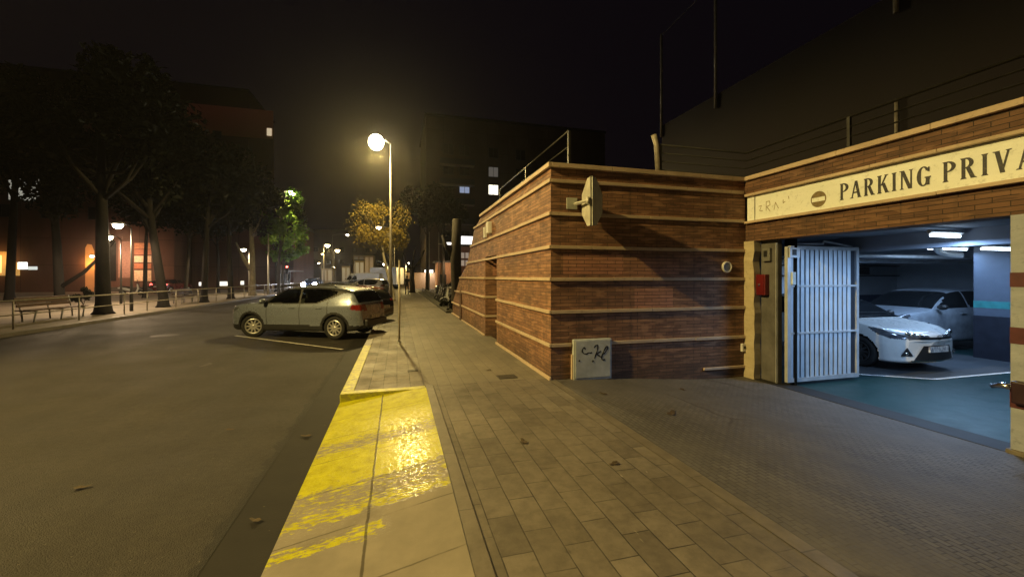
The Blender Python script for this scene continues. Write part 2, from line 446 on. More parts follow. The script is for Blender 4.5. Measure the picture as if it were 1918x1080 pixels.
class MB:
    def __init__(self):
        self.v = []; self.f = []; self.mi = []; self.sm = []

    def add(self, verts, faces, mi=0, smooth=False):
        o = len(self.v)
        self.v += [tuple(v) for v in verts]
        for f in faces:
            self.f.append(tuple(o + i for i in f)); self.mi.append(mi); self.sm.append(smooth)
        return self

    def box(self, x0, x1, y0, y1, z0, z1, mi=0, bev=0):
        if x0 > x1: x0, x1 = x1, x0
        if y0 > y1: y0, y1 = y1, y0
        if z0 > z1: z0, z1 = z1, z0
        if bev:
            bm = bmesh.new()
            bmesh.ops.create_cube(bm, size=1, matrix=Matrix.Translation(((x0 + x1) / 2, (y0 + y1) / 2, (z0 + z1) / 2)) @ Matrix.Diagonal((x1 - x0, y1 - y0, z1 - z0, 1)))
            bmesh.ops.bevel(bm, geom=bm.edges[:], offset=bev, segments=2, affect='EDGES', profile=.5)
            return self.bm(bm, mi)
        v = [(x, y, z) for x in (x0, x1) for y in (y0, y1) for z in (z0, z1)]
        return self.add(v, [(0, 1, 3, 2), (4, 6, 7, 5), (0, 4, 5, 1), (2, 3, 7, 6), (0, 2, 6, 4), (1, 5, 7, 3)], mi)

    def bm(self, bm, mi=0, smooth=False):
        bm.verts.ensure_lookup_table(); bm.verts.index_update()
        self.add([v.co[:] for v in bm.verts], [[v.index for v in f.verts] for f in bm.faces], mi, smooth)
        bm.free(); return self

    def quad(self, a, b, c, d, mi=0):
        return self.add([a, b, c, d], [(0, 1, 2, 3)], mi)

    def tube(self, pts, r, n=8, mi=0, cap=True, smooth=True):
        pts = [Vector(p) for p in pts]
        rs = r if isinstance(r, (list, tuple)) else [r] * len(pts)
        vs = []; fs = []
        prev = None
        for i, p in enumerate(pts):
            d = (pts[min(i + 1, len(pts) - 1)] - pts[max(i - 1, 0)]).normalized()
            if prev is None:
                a = d.cross(Vector((0, 0, 1)))
                if a.length < .05: a = d.cross(Vector((1, 0, 0)))
            else:
                a = prev - d * prev.dot(d)
            a.normalize(); prev = a
            b = d.cross(a)
            for k in range(n):
                t = 2 * math.pi * k / n
                vs.append(p + (a * math.cos(t) + b * math.sin(t)) * rs[i])
        for i in range(len(pts) - 1):
            for k in range(n):
                k2 = (k + 1) % n
                fs.append((i * n + k, i * n + k2, (i + 1) * n + k2, (i + 1) * n + k))
        self.add(vs, fs, mi, smooth)
        if cap:
            o = len(self.v) - len(vs)
            self.f.append(tuple(o + k for k in reversed(range(n)))); self.mi.append(mi); self.sm.append(False)
            self.f.append(tuple(o + (len(pts) - 1) * n + k for k in range(n))); self.mi.append(mi); self.sm.append(False)
        return self

    def lathe(self, prof, M=None, n=24, mi=0, smooth=True):
        """prof: list of (r,z) about local z"""
        M = M or Matrix()
        vs = []; fs = []
        for (r, z) in prof:
            for k in range(n):
                t = 2 * math.pi * k / n
                vs.append(M @ Vector((r * math.cos(t), r * math.sin(t), z)))
        for i in range(len(prof) - 1):
            for k in range(n):
                k2 = (k + 1) % n
                fs.append((i * n + k, i * n + k2, (i + 1) * n + k2, (i + 1) * n + k))
        return self.add(vs, fs, mi, smooth)

    def prism(self, poly, a, b, axis='y', mi=0):
        """poly of 2-D points swept along axis from a to b"""
        def P(u, v, w):
            return {'x': (w, u, v), 'y': (u, w, v), 'z': (u, v, w)}[axis]
        n = len(poly)
        vs = [P(u, v, a) for u, v in poly] + [P(u, v, b) for u, v in poly]
        fs = [tuple(range(n)), tuple(reversed(range(n, 2 * n)))]
        fs += [(i, n + i, n + (i + 1) % n, (i + 1) % n) for i in range(n)]
        return self.add(vs, fs, mi)

    def build(self, name, mats, parent=None, local=False, smooth_angle=None):
        if not isinstance(mats, (list, tuple)): mats = [mats]
        mats = [MATS[m] if isinstance(m, str) else m for m in mats]
        off = Vector((0, 0, 0))
        if parent is not None and not local:
            q = parent
            while q is not None:
                off += q.location; q = q.parent
        me = bpy.data.meshes.new(name)
        V = [(x - off.x, y - off.y, z - off.z) for x, y, z in self.v]
        me.from_pydata(V, [], self.f)
        for m in mats: me.materials.append(m)
        me.polygons.foreach_set('material_index', self.mi)
        me.polygons.foreach_set('use_smooth', self.sm)
        me.update()
        bm = bmesh.new(); bm.from_mesh(me)
        if len(bm.faces) < 60000:
            bmesh.ops.recalc_face_normals(bm, faces=bm.faces)
        bm.to_mesh(me); bm.free()
        uvl = me.uv_layers.new(name='uv')
        nl = len(me.loops)
        vi = np.empty(nl, np.int32); me.loops.foreach_get('vertex_index', vi)
        co = np.array(self.v, np.float64)[vi]
        nf = len(me.polygons)
        nrm = np.empty(nf * 3); me.polygons.foreach_get('normal', nrm); nrm = np.abs(nrm.reshape(-1, 3))
        lt = np.empty(nf, np.int32); me.polygons.foreach_get('loop_total', lt)
        ax = np.repeat(np.argmax(nrm * np.array([1, 1, 1.05]), axis=1), lt)
        u = np.where(ax == 0, co[:, 1], co[:, 0]); w = np.where(ax == 2, co[:, 1], co[:, 2])
        uvl.data.foreach_set('uv', np.stack([u, w], 1).astype(np.float32).ravel())
        o = bpy.data.objects.new(name, me); col.objects.link(o)
        if parent is not None: o.parent = parent
        return o


def tag(o, label=None, cat=None, group=None, kind=None):
    if label: o['label'] = label
    if cat: o['category'] = cat
    if group: o['group'] = group
    if kind: o['kind'] = kind
    return o


def thing(name, label, cat, loc=(0, 0, 0), rz=0, group=None):
    o = bpy.data.objects.new(name, None); col.objects.link(o)
    o.empty_display_size = .2
    o.location = loc; o.rotation_euler = (0, 0, rz)
    return tag(o, label, cat, group)


def struct(name, mb, mat):
    return tag(mb.build(name, mat), kind='structure')


def copy_tree(o, parent=None):
    c = o.copy(); col.objects.link(c); c.parent = parent
    for ch in list(o.children):
        copy_tree(ch, c)
    return c


def light(kind, parent, loc, power, color, size=.15, rot=None, spot=None, sy=None, blend=.6):
    L = bpy.data.lights.new('lamp_light', kind)
    L.energy = power; L.color = color
    if kind == 'AREA':
        L.shape = 'RECTANGLE' if sy else 'DISK'; L.size = size
        if sy: L.size_y = sy
    else:
        L.shadow_soft_size = size
    if spot: L.spot_size = R(spot); L.spot_blend = blend
    o = bpy.data.objects.new('lamp_light', L); col.objects.link(o)
    off = Vector((0, 0, 0)); q = parent
    while q is not None:
        off += q.location; q = q.parent
    o.location = Vector(loc) - off
    if rot: o.rotation_euler = rot
    if parent: o.parent = parent
    return o
# ------------------------------------------------------------------ vehicles

def pchip(xs, ys, x):
    xs = np.asarray(xs, float); ys = np.asarray(ys, float); x = np.clip(x, xs[0], xs[-1])
    h = np.diff(xs); d = np.diff(ys) / h
    m = np.zeros(len(xs)); m[0] = d[0]; m[-1] = d[-1]
    for i in range(1, len(xs) - 1):
        if d[i - 1] * d[i] > 0:
            w1 = 2 * h[i] + h[i - 1]; w2 = h[i] + 2 * h[i - 1]
            m[i] = (w1 + w2) / (w1 / d[i - 1] + w2 / d[i])
    k = np.clip(np.searchsorted(xs, x, side='right') - 1, 0, len(xs) - 2)
    t = (x - xs[k]) / h[k]
    return ((2 * t ** 3 - 3 * t ** 2 + 1) * ys[k] + (t ** 3 - 2 * t ** 2 + t) * h[k] * m[k]
            + (-2 * t ** 3 + 3 * t ** 2) * ys[k + 1] + (t ** 3 - t ** 2) * h[k] * m[k + 1])


def inpoly(px, py, poly):
    r = np.zeros(px.shape, bool); n = len(poly)
    for i in range(n):
        x1, y1 = poly[i]; x2, y2 = poly[(i + 1) % n]
        if y1 == y2: continue
        c = ((y1 > py) != (y2 > py)) & (px < (x2 - x1) * (py - y1) / (y2 - y1) + x1)
        r ^= c
    return r


def car_shell(sp, NS, NV):
    """half-shell sample arrays: stations s (0 = nose, 1 = tail), section index v"""
    L, H = sp['L'], sp['H']
    s = np.concatenate([np.linspace(0, .06, max(6, NS // 8))[:-1], np.linspace(.06, .94, NS)[:-1], np.linspace(.94, 1, max(6, NS // 8))])
    zt = pchip(*zip(*sp['top']), s); zb = pchip(*zip(*sp['bot']), s); w = pchip(*zip(*sp['wid']), s)
    belt = pchip(*zip(*sp['belt']), s)
    b = np.minimum(belt, zt - .035)
    t = np.clip((zt - belt) / (H - belt), 0, 1)
    rw = w * (.90 * (1 - t) + sp.get('roofw', .70) * t)
    e = .055 * t + .014
    Z = np.stack([zb, zb, zb + .035, zb + .32 * (b - zb), zb + .60 * (b - zb), zb + .84 * (b - zb), b,
                  b + .5 * (zt - e - b), zt - e, zt - .3 * e, zt - .06 * e, zt], 1)
    Y = np.stack([0 * w, .78 * w, .945 * w, .975 * w, w, .992 * w, .955 * w,
                  .5 * (.955 * w + rw) + .018 * t, rw, rw * .88, rw * .5, 0 * w], 1)
    v = np.linspace(0, 11, NV)
    ZZ = np.stack([pchip(np.arange(12), Z[i], v) for i in range(len(s))])
    YY = np.stack([pchip(np.arange(12), Y[i], v) for i in range(len(s))])
    nose = sp.get('nose', .06)
    # the ends bow out in plan so that bumpers are rounded
    XX = np.repeat((.5 - s)[:, None] * L, NV, 1)
    fr = np.clip(1 - s / .10, 0, 1)[:, None]; rr = np.clip((s - .92) / .08, 0, 1)[:, None]
    rel = np.clip(YY / sp['W'], 0, 1)
    XX = XX - nose * fr * rel ** 2.2 * 1.0 + .05 * rr * rel ** 2
    return s, v, XX, YY, ZZ


def m_glass():
    t = NT('car_glass')
    tr = t.n('ShaderNodeBsdfTransparent'); t.put(tr.inputs[0], (.34, .37, .36))
    gl = t.n('ShaderNodeBsdfGlossy'); gl.inputs['Roughness'].default_value = .03; t.put(gl.inputs[0], (.9, .9, .9))
    fr = t.n('ShaderNodeFresnel'); fr.inputs[0].default_value = 1.5
    mx = t.n('ShaderNodeMixShader'); t.t.links.new(t.math('MULTIPLY_ADD', fr.outputs[0], .9, .03), mx.inputs[0])
    t.t.links.new(tr.outputs[0], mx.inputs[1]); t.t.links.new(gl.outputs[0], mx.inputs[2])
    t.t.links.new(mx.outputs[0], t.out.inputs[0])
    return t.m
MATS['car_glass'] = m_glass()
MATS['seat_cloth'] = plain('seat_cloth', (.16, .15, .14), .9, var=.2)
MATS['cabin'] = plain('cabin_plastic', (.02, .02, .022), .7, var=.2)

def cabin(root, L, W, H, sp):
    """seats, dash and floor seen through the windows"""
    MB().box(-L * .40, L * .22, -W * .86, W * .86, .34, .40).build('cabin_floor', 'cabin', root, local=True)
    MB().prism([(L * .13, .55), (L * .25, .55), (L * .24, .98), (L * .17, 1.0), (L * .14, .90)], -W * .84, W * .84, 'y').build('dashboard', 'cabin', root, local=True)
    for (xx, ys) in ((.02, (-.36, .36)), (-.19, (-.40, .0, .40))):
        for y in ys:
            x = xx * L; hw = .24 if len(ys) == 2 else .19
            m = MB(); m.box(x - .24, x + .26, y - hw, y + hw, .52, .66, 0, .05)
            m.prism([(x - .24, .60), (x - .10, .60), (x - .24, 1.16), (x - .33, 1.16)], y - hw * .95, y + hw * .95, 'y')
            m.build('seat', 'seat_cloth', root, local=True)
            MB().box(x - .37, x - .28, y - .12, y + .12, 1.17, 1.34, 0, .03).build('headrest', 'seat_cloth', root, local=True)
    M = Matrix.Translation((L * .125, .36, .98)) @ Matrix.Rotation(R(65), 4, 'Y')
    MB().tube([M @ Vector((.18 * math.cos(a), .18 * math.sin(a), 0)) for a in np.linspace(0, 2 * math.pi, 20)], .015, 6, cap=False).build('steering_wheel', 'cabin', root, local=True)

def make_car(label, loc, rz, sp, paint, NS=80, NV=30, group=None, cat='car', steer=0, name='parked_car', headlight=None, tail=None, glass='glass_dark'):
    root = thing(name, label, cat, loc, rz, group)
    L, W, H = sp['L'], sp['W'], sp['H']
    s, v, X, Y, Z = car_shell(sp, NS, NV)
    ns, nv = X.shape
    V = np.concatenate([np.stack([X, Y, Z], -1).reshape(-1, 3), np.stack([X, -Y, Z], -1).reshape(-1, 3)])
    ii, jj = np.meshgrid(np.arange(ns - 1), np.arange(nv - 1), indexing='ij')
    q = np.stack([ii * nv + jj, (ii + 1) * nv + jj, (ii + 1) * nv + jj + 1, ii * nv + jj + 1], -1).reshape(-1, 4)
    F = np.concatenate([q, q[:, ::-1] + ns * nv])
    C = V[F].mean(1)
    sc_ = (s[ii] + s[ii + 1]).ravel() / 2; vc = (v[jj] + v[jj + 1]).ravel() / 2
    sc2 = np.concatenate([sc_, sc_]); vc2 = np.concatenate([vc, vc])
    cx, cy, cz = C.T; ay = np.abs(cy)
    reg = np.zeros(len(F), int)
    names = ['body']; mats = [paint]

    def region(nm, mat, mask):
        names.append(nm); mats.append(mat)
        reg[mask & (reg >= 0)] = len(names) - 1

    side = (vc2 > 5.5) & (vc2 < 8.15)
    gs0, gs1 = sp['glass_s']
    if sp.get('black_pillars'):
        region('window_trim', 'black', side & (vc2 > 6.0) & (sc2 > gs0 - .02) & (sc2 < gs1 + .02) & (cz > sp['glass_low']) & ~inpoly(sc2, cz, sp.get('cpillar', [(2, 2), (2, 2.1), (2.1, 2)])))
    for pl in sp['side_glass']:
        for sg in (-1, 1):
            region('side_window', glass, side & inpoly(sc2, cz, pl) & (cy * sg > 0))
    a0, a1 = sp['wind']
    region('windscreen', glass, (vc2 > 8.0) & (sc2 > a0) & (sc2 < a1))
    if 'rearglass' in sp:
        a0, a1 = sp['rearglass']
        region('rear_window', glass, (vc2 > 7.9) & (sc2 > a0) & (sc2 < a1))
    for pl in sp.get('headlight', []):
      for sg in (-1, 1):
        region('headlight', headlight or 'lens', (cy * sg > 0) & (vc2 > 3) & inpoly(sc2, cz, pl) & (ay > sp.get('hl_in', .30)) & (sc2 < .3))
    for pl in sp.get('taillight', []):
      for sg in (-1, 1):
        region('taillight', tail or 'tail_red', (cy * sg > 0) & (vc2 > 3) & inpoly(sc2, cz, pl) & (ay > sp.get('tl_in', .42)) & (sc2 > .7))
    if 'clad' in sp:
        region('cladding', 'black', (cz < sp['clad']) & (vc2 > 1.5))
    R_ = sp['R']; Ra = R_ + sp.get('arch_gap', .055)
    for sw in sp['axles']:
        xw = (.5 - sw) * L
        d2 = np.hypot(cx - xw, cz - R_)
        if sp.get('arch_trim'):
            reg[(d2 < Ra + .065) & (ay > .5 * W) & (cz < .95) & (reg == 0)] = names.index('cladding') if 'cladding' in names else 0
        reg[(d2 < Ra) & (ay > .45 * W) & (cz < 1.0)] = -1
    # shut lines
    lines = sp.get('doors', [])
    if lines and NS > 100:
        m = np.zeros(len(F), bool)
        for sd in lines:
            m |= (np.abs(sc2 - sd) < .0016) & (cz > .42) & (vc2 < 6.6) & (vc2 > 2)
        names.append('door_gap'); mats.append('black'); reg[m & (reg == 0)] = len(names) - 1
    for k, nm in enumerate(names):
        idx = np.where(reg == k)[0]
        if len(idx) == 0: continue
        used, inv = np.unique(F[idx].ravel(), return_inverse=True)
        mb = MB()
        mb.v = [tuple(p) for p in V[used]]
        mb.f = [tuple(f) for f in inv.reshape(-1, 4).tolist()]
        mb.mi = [0] * len(idx); mb.sm = [True] * len(idx)
        if k == 0:
            # close nose and tail
            for i0 in (0, ns - 1):
                ring = [V[i0 * nv + j] for j in range(nv)] + [V[ns * nv + i0 * nv + j] for j in range(nv - 2, 0, -1)]
                mb.add(ring, [tuple(range(len(ring)))])
        o = mb.build(nm, mats[k], root, local=True)
        bm = bmesh.new(); bm.from_mesh(o.data)
        bmesh.ops.remove_doubles(bm, verts=bm.verts, dist=1e-5)
        bmesh.ops.recalc_face_normals(bm, faces=bm.faces)
        bm.to_mesh(o.data); bm.free()
    if glass == 'car_glass': cabin(root, L, W, H, sp)
    # arch liners
    for sw in sp['axles']:
        xw = (.5 - sw) * L
        for sg in (-1, 1):
            mb = MB(); n = 20; vs = []; fs = []
            for k in range(n + 1):
                t = math.pi * (-.06 + 1.12 * k / n)
                for y in (.40 * W, .90 * W):
                    vs.append((xw + (Ra + .012) * math.cos(t), sg * y, R_ + (Ra + .012) * math.sin(t)))
            for k in range(n):
                fs.append((2 * k, 2 * k + 1, 2 * k + 3, 2 * k + 2))
            mb.add(vs, fs, 0, True)
            c = [(xw + (Ra + .012) * math.cos(t_), sg * .40 * W, R_ + (Ra + .012) * math.sin(t_)) for t_ in np.linspace(0, math.pi, 16)]
            mb.add(c, [tuple(range(16))])
            mb.build('arch_liner', 'dark_void', root, local=True)
    # wheels
    tw = sp.get('tw', .20)
    for ai, sw in enumerate(sp['axles']):
        xw = (.5 - sw) * L
        for sg in (-1, 1):
            st = steer if ai == 0 else 0
            M = Matrix.Translation((xw, sg * (W - tw / 2 - .025 - (.03 if st else 0)), R_)) @ Matrix.Rotation(st, 4, 'Z') @ Matrix.Rotation(R(-90 * sg), 4, 'X')
            rr = sp.get('rim', .215)
            t_ = MB().lathe([(rr, -tw * .5), (R_ * .93, -tw * .52), (R_ * .985, -tw * .40), (R_, -tw * .2), (R_, tw * .2), (R_ * .985, tw * .40), (R_ * .93, tw * .52), (rr + .012, tw * .5), (rr, tw * .42)], M, 32 if NS > 100 else 16)
            wh = t_.build('wheel', 'rubber', root, local=True)
            rb = MB()
            rb.lathe([(rr + .004, tw * .44), (rr - .008, tw * .50), (rr - .026, tw * .47), (rr - .034, tw * .25)], M, 32 if NS > 100 else 16)
            ng = sp.get('spokes', 10)
            if NS > 100:
                for k in range(ng):
                    a = 2 * math.pi * k / ng
                    ca, sa = math.cos(a), math.sin(a)
                    wd0, wd1 = .026, .018
                    P = []
                    for (r0, wd, zz) in ((.04, wd0, tw * .46), (rr - .02, wd1, tw * .44)):
                        for sgn in (-1, 1):
                            P.append(M @ Vector((r0 * ca - sgn * wd * sa, r0 * sa + sgn * wd * ca, zz)))
                    for (r0, wd, zz) in ((.04, wd0, tw * .36), (rr - .02, wd1, tw * .32)):
                        for sgn in (-1, 1):
                            P.append(M @ Vector((r0 * ca - sgn * wd * sa, r0 * sa + sgn * wd * ca, zz)))
                    rb.add(P, [(0, 1, 3, 2), (0, 2, 6, 4), (1, 5, 7, 3), (2, 3, 7, 6), (0, 4, 5, 1)])
                rb.lathe([(0, tw * .49), (.035, tw * .48), (.055, tw * .44), (.055, tw * .30)], M, 16)
                rb.build('rim', sp.get('rimmat', 'rimmetal'), wh, local=True)
                MB().lathe([(0, tw * .14), (rr - .02, tw * .14)], M, 20).build('brake_disc', 'dark_metal', wh, local=True)
            else:
                rb.lathe([(0, tw * .42), (.06, tw * .46), (rr - .03, tw * .36)], M, 16)
                rb.build('rim', sp.get('rimmat', 'rimmetal'), wh, local=True)
    # mirrors, handles, plates
    for sg in (-1, 1):
        mx = (.5 - sp['mirror_s']) * L
        wy = np.interp(sp['mirror_s'], *zip(*sp['wid']))
        mz = sp['mirror_z']
        bm = bmesh.new()
        bmesh.ops.create_icosphere(bm, subdivisions=2, radius=1, matrix=Matrix.Translation((mx, sg * (wy + .09), mz)) @ Matrix.Diagonal((.075, .115, .072, 1)))
        MB().bm(bm, 0, True).build('door_mirror', sp.get('mirror_mat', paint), root, local=True)
        for hs in sp.get('handles', []):
            hx = (.5 - hs) * L
            hw = np.interp(hs, *zip(*sp['wid'])) * .988
            MB().box(hx - .09, hx + .09, sg * (hw - .005), sg * (hw + .028), sp['handle_z'] - .014, sp['handle_z'] + .014, 0, .008).build('door_handle', paint, root, local=True)
    fx = L / 2; pz = sp.get('plate_z', .45)
    MB().box(fx - .02, fx + .016, -.26, .26, pz - .055, pz + .055, 0, .004).build('number_plate', 'plate', root, local=True)
    rz_ = sp.get('rplate_z', .72)
    MB().box(-fx - .016, -fx + .03, -.26, .26, rz_ - .055, rz_ + .055, 0, .004).build('number_plate', 'plate', root, local=True)
    return root


t_ = NT('plate'); pp = t_.obj()
t_.bsdf(t_.ramp(t_.noise(t_.mapping(pp, (1, 30, 12)), 1.2, 2), [(.50, (.62, .62, .60)), (.56, (.25, .25, .28))]), .4)
MATS['plate'] = t_.m
MATS['lens'] = plain('headlamp_lens', (.14, .15, .17), .12, .5, var=.5, scale=14)
MATS['tail_red'] = plain('taillamp_red', (.16, .010, .008), .18, var=.3, scale=10)
MATS['paint_silver'] = m_car('silver_paint', (.225, .255, .325), .5, .28)
MATS['paint_white'] = m_car('white_paint_car', (.66, .66, .64), 0, .28)
MATS['paint_black'] = m_car('black_paint', (.008, .008, .010), 0, .22, .05)
MATS['paint_red'] = m_car('dark_red_paint', (.10, .010, .012), .1, .28)
MATS['paint_grey'] = m_car('grey_paint', (.09, .09, .095), .3, .3)
MATS['paint_blue'] = m_car('dark_blue_paint', (.012, .02, .05), .1, .25)

CROSSOVER = dict(L=4.48, W=.90, H=1.545, roofw=.72, R=.335, rim=.225, tw=.21, axles=(.195, .815), spokes=10, arch_gap=.05, arch_trim=True, clad=.40,
    top=[(0, .60), (.006, .74), (.02, .87), (.06, .955), (.14, 1.015), (.24, 1.06), (.275, 1.085), (.33, 1.235), (.40, 1.40), (.46, 1.485), (.55, 1.535), (.66, 1.545), (.78, 1.515), (.87, 1.455), (.915, 1.405), (.935, 1.33), (.965, 1.12), (.985, 1.00), (.994, .86), (1, .62)],
    bot=[(0, .34), (.02, .24), (.08, .20), (.5, .21), (.92, .24), (.98, .30), (1, .36)],
    wid=[(0, .60), (.008, .69), (.03, .78), (.07, .85), (.13, .885), (.2, .90), (.5, .895), (.8, .90), (.90, .875), (.955, .82), (.985, .75), (1, .66)],
    belt=[(0, .95), (.25, 1.00), (.6, 1.02), (.8, 1.045), (1, 1.06)],
    glass_s=(.27, .90), glass_low=.985, black_pillars=True,
    cpillar=[(.665, 1.00), (.70, 1.045), (.80, 1.20), (.868, 1.335), (.95, 1.33), (.95, .9), (.66, .98)],
    side_glass=[[(.315, 1.045), (.355, 1.19), (.425, 1.375), (.462, 1.425), (.545, 1.445), (.553, 1.04)],
                [(.567, 1.04), (.560, 1.445), (.665, 1.45), (.765, 1.43), (.82, 1.385), (.815, 1.30), (.76, 1.19), (.695, 1.075), (.672, 1.04)]],
    wind=(.278, .448), rearglass=(.925, .975),
    headlight=[[(0, .64), (0, .76), (.03, .86), (.09, .91), (.10, .86), (.04, .74)]], hl_in=.40,
    taillight=[[(.925, .875), (.935, 1.0), (1, 1.0), (1, .83), (.96, .85)]], tl_in=.44,
    doors=[.315, .560, .765], handles=(.505, .705), handle_z=.905, mirror_s=.305, mirror_z=1.09, plate_z=.5, rplate_z=.62)

HATCH = dict(L=4.28, W=.88, H=1.46, roofw=.70, R=.32, rim=.21, tw=.20, axles=(.205, .812), spokes=10, arch_gap=.05, nose=.26,
    top=[(0, .62), (.006, .70), (.02, .755), (.06, .815), (.14, .895), (.22, .95), (.262, .98), (.31, 1.10), (.38, 1.275), (.45, 1.395), (.54, 1.452), (.64, 1.46), (.78, 1.425), (.88, 1.36), (.92, 1.31), (.94, 1.22), (.972, 1.02), (.99, .90), (1, .66)],
    bot=[(0, .22), (.03, .18), (.10, .17), (.5, .19), (.92, .22), (.98, .28), (1, .34)],
    wid=[(0, .66), (.010, .73), (.035, .79), (.08, .845), (.14, .872), (.22, .88), (.5, .875), (.8, .88), (.90, .85), (.955, .80), (.985, .73), (1, .64)],
    belt=[(0, .88), (.25, .93), (.6, .96), (.8, 1.0), (1, 1.02)],
    glass_s=(.26, .88), glass_low=.94, black_pillars=False,
    side_glass=[[(.315, .985), (.36, 1.10), (.43, 1.30), (.47, 1.355), (.55, 1.375), (.555, .985)],
                [(.57, .985), (.565, 1.375), (.67, 1.375), (.77, 1.345), (.83, 1.28), (.79, 1.06), (.755, 1.0)]],
    wind=(.262, .435), rearglass=(.925, .975),
    headlight=[[(.168, .862), (.12, .84), (.05, .778), (.016, .738), (.0, .715), (.0, .655), (.03, .655), (.075, .675), (.115, .715), (.15, .80)]], hl_in=.20,
    taillight=[[(.925, .82), (.935, .98), (1, .98), (1, .80)]], tl_in=.44,
    doors=[.305, .562, .77], handles=(.50, .705), handle_z=.86, mirror_s=.295, mirror_z=1.03, plate_z=.46, rplate_z=.68)

SUV = dict(HATCH, L=4.35, W=.91, H=1.62, roofw=.74, R=.345, rim=.225, nose=.10,
    top=[(0, .68), (.006, .82), (.02, .93), (.06, 1.0), (.14, 1.05), (.24, 1.10), (.275, 1.13), (.33, 1.30), (.40, 1.48), (.47, 1.575), (.55, 1.612), (.66, 1.62), (.80, 1.59), (.90, 1.53), (.93, 1.48), (.955, 1.28), (.975, 1.10), (.99, .98), (1, .66)],
    bot=[(0, .34), (.03, .24), (.5, .23), (.95, .26), (1, .36)],
    belt=[(0, .98), (.25, 1.04), (.6, 1.06), (1, 1.10)],
    side_glass=[[(.315, 1.08), (.36, 1.22), (.43, 1.43), (.47, 1.50), (.55, 1.53), (.555, 1.08)], [(.57, 1.08), (.565, 1.53), (.67, 1.53), (.80, 1.50), (.86, 1.42), (.83, 1.15), (.79, 1.09)]],
    wind=(.278, .445), headlight=[[(0, .72), (0, .84), (.03, .93), (.10, .96), (.10, .90), (.04, .80)]], hl_in=.42,
    taillight=[[(.925, .92), (.935, 1.08), (1, 1.08), (1, .88)]], mirror_z=1.13, handle_z=.95)

VAN = dict(L=5.4, W=.98, H=2.35, roofw=.86, R=.335, rim=.2, tw=.21, axles=(.175, .79), spokes=6, arch_gap=.05,
    top=[(0, .74), (.006, .92), (.02, 1.06), (.06, 1.18), (.12, 1.28), (.15, 1.36), (.22, 1.85), (.27, 2.20), (.32, 2.31), (.45, 2.35), (.9, 2.33), (.975, 2.28), (.988, 2.15), (.994, 1.4), (1, .75)],
    bot=[(0, .38), (.03, .28), (.5, .28), (.95, .30), (1, .38)],
    wid=[(0, .70), (.01, .80), (.03, .88), (.08, .95), (.15, .98), (.9, .98), (.975, .97), (.992, .94), (1, .90)],
    belt=[(0, 1.1), (.2, 1.28), (1, 1.32)], glass_s=(.14, .36), glass_low=1.2,
    side_glass=[[(.175, 1.34), (.235, 1.75), (.275, 1.98), (.345, 2.0), (.35, 1.34)]], wind=(.15, .268),
    headlight=[[(0, .78), (0, .95), (.03, 1.05), (.08, 1.08), (.07, .92)]], hl_in=.52,
    taillight=[[(.975, .85), (.975, 1.4), (1, 1.4), (1, .85)]], tl_in=.80,
    doors=[.165, .36, .60], handles=(.34,), handle_z=1.12, mirror_s=.175, mirror_z=1.45, mirror_mat='black', plate_z=.5, rplate_z=.8)
# ------------------------------------------------------------------ the setting
def grid(x0, x1, y0, y1, nx, ny, zf):
    mb = MB(); vs = []; fs = []
    for i in range(nx + 1):
        for j in range(ny + 1):
            x = x0 + (x1 - x0) * i / nx; y = y0 + (y1 - y0) * j / ny
            vs.append((x, y, zf(x, y)))
    for i in range(nx):
        for j in range(ny):
            a = i * (ny + 1) + j
            fs.append((a, a + ny + 1, a + ny + 2, a + 1))
    return mb.add(vs, fs, 0, True)

def sst(t):
    t = max(0, min(1, t)); return t * t * (3 - 2 * t)

struct('ground', grid(-400, 400, -60, 600, 4, 4, lambda x, y: -.40), plain('earth', (.04, .036, .03), .9, scale=.2))
struct('road', grid(-11.30, -1.17, -14, 150, 6, 40, lambda x, y: -.12 + .035 * math.exp(-((x + 6.2) / 3.5) ** 2)), 'asphalt')
struct('gutter', grid(-1.17, -.80, -14, 150, 2, 40, lambda x, y: -.128 + .010 * (x < -1.1)), 'gutter')
struct('kerb', MB().box(-.80, -.62, 6.62, 10.9, -.3, .004, 0, .012), 'kerb_w')
struct('kerb', MB().box(-.80, -.62, 10.9, 150, -.3, .002, 0, .012), 'kerb')
struct('kerb', MB().box(-.80, .42, 6.45, 6.62, -.3, .005, 0, .012), 'kerb_y')
struct('dropped_kerb', grid(-.80, .42, -6, 6.45, 20, 24, lambda x, y: .022 - .140 * ((.42 - x) / 1.22) + .003 * math.sin(y * 2.1 + x)), 'slab')
struct('kerb', MB().box(.42, .54, -6, 6.62, -.3, .014, 0, .008), 'kerb')
struct('pavement', grid(.54, 2.40, -6, 6.62, 4, 12, lambda x, y: .0), 'pavement')
struct('pavement', grid(-.62, .42, 6.62, 150, 3, 30, lambda x, y: .0), 'pavement')
struct('pavement', grid(.42, 2.60, 6.62, 150, 3, 30, lambda x, y: .0), 'farpave')
drv = lambda x, y: -.002 - .19 * sst((x - 2.5) / 3.5)
struct('driveway', grid(2.52, 6.34, -8, 6.47, 24, 12, drv), 'driveway')
struct('kerb', grid(2.40, 2.52, -8, 6.47, 1, 12, lambda x, y: .003), 'kerb')
struct('threshold', MB().box(6.34, 6.72, -8, 6.47, -.4, -.184, 0, .01), plain('threshold_stone', (.011, .010, .0095), .7, scale=5, bump=.4))
struct('garage_floor', grid(6.72, 21, -8, 13.4, 6, 6, lambda x, y: -.188), 'gfloor')
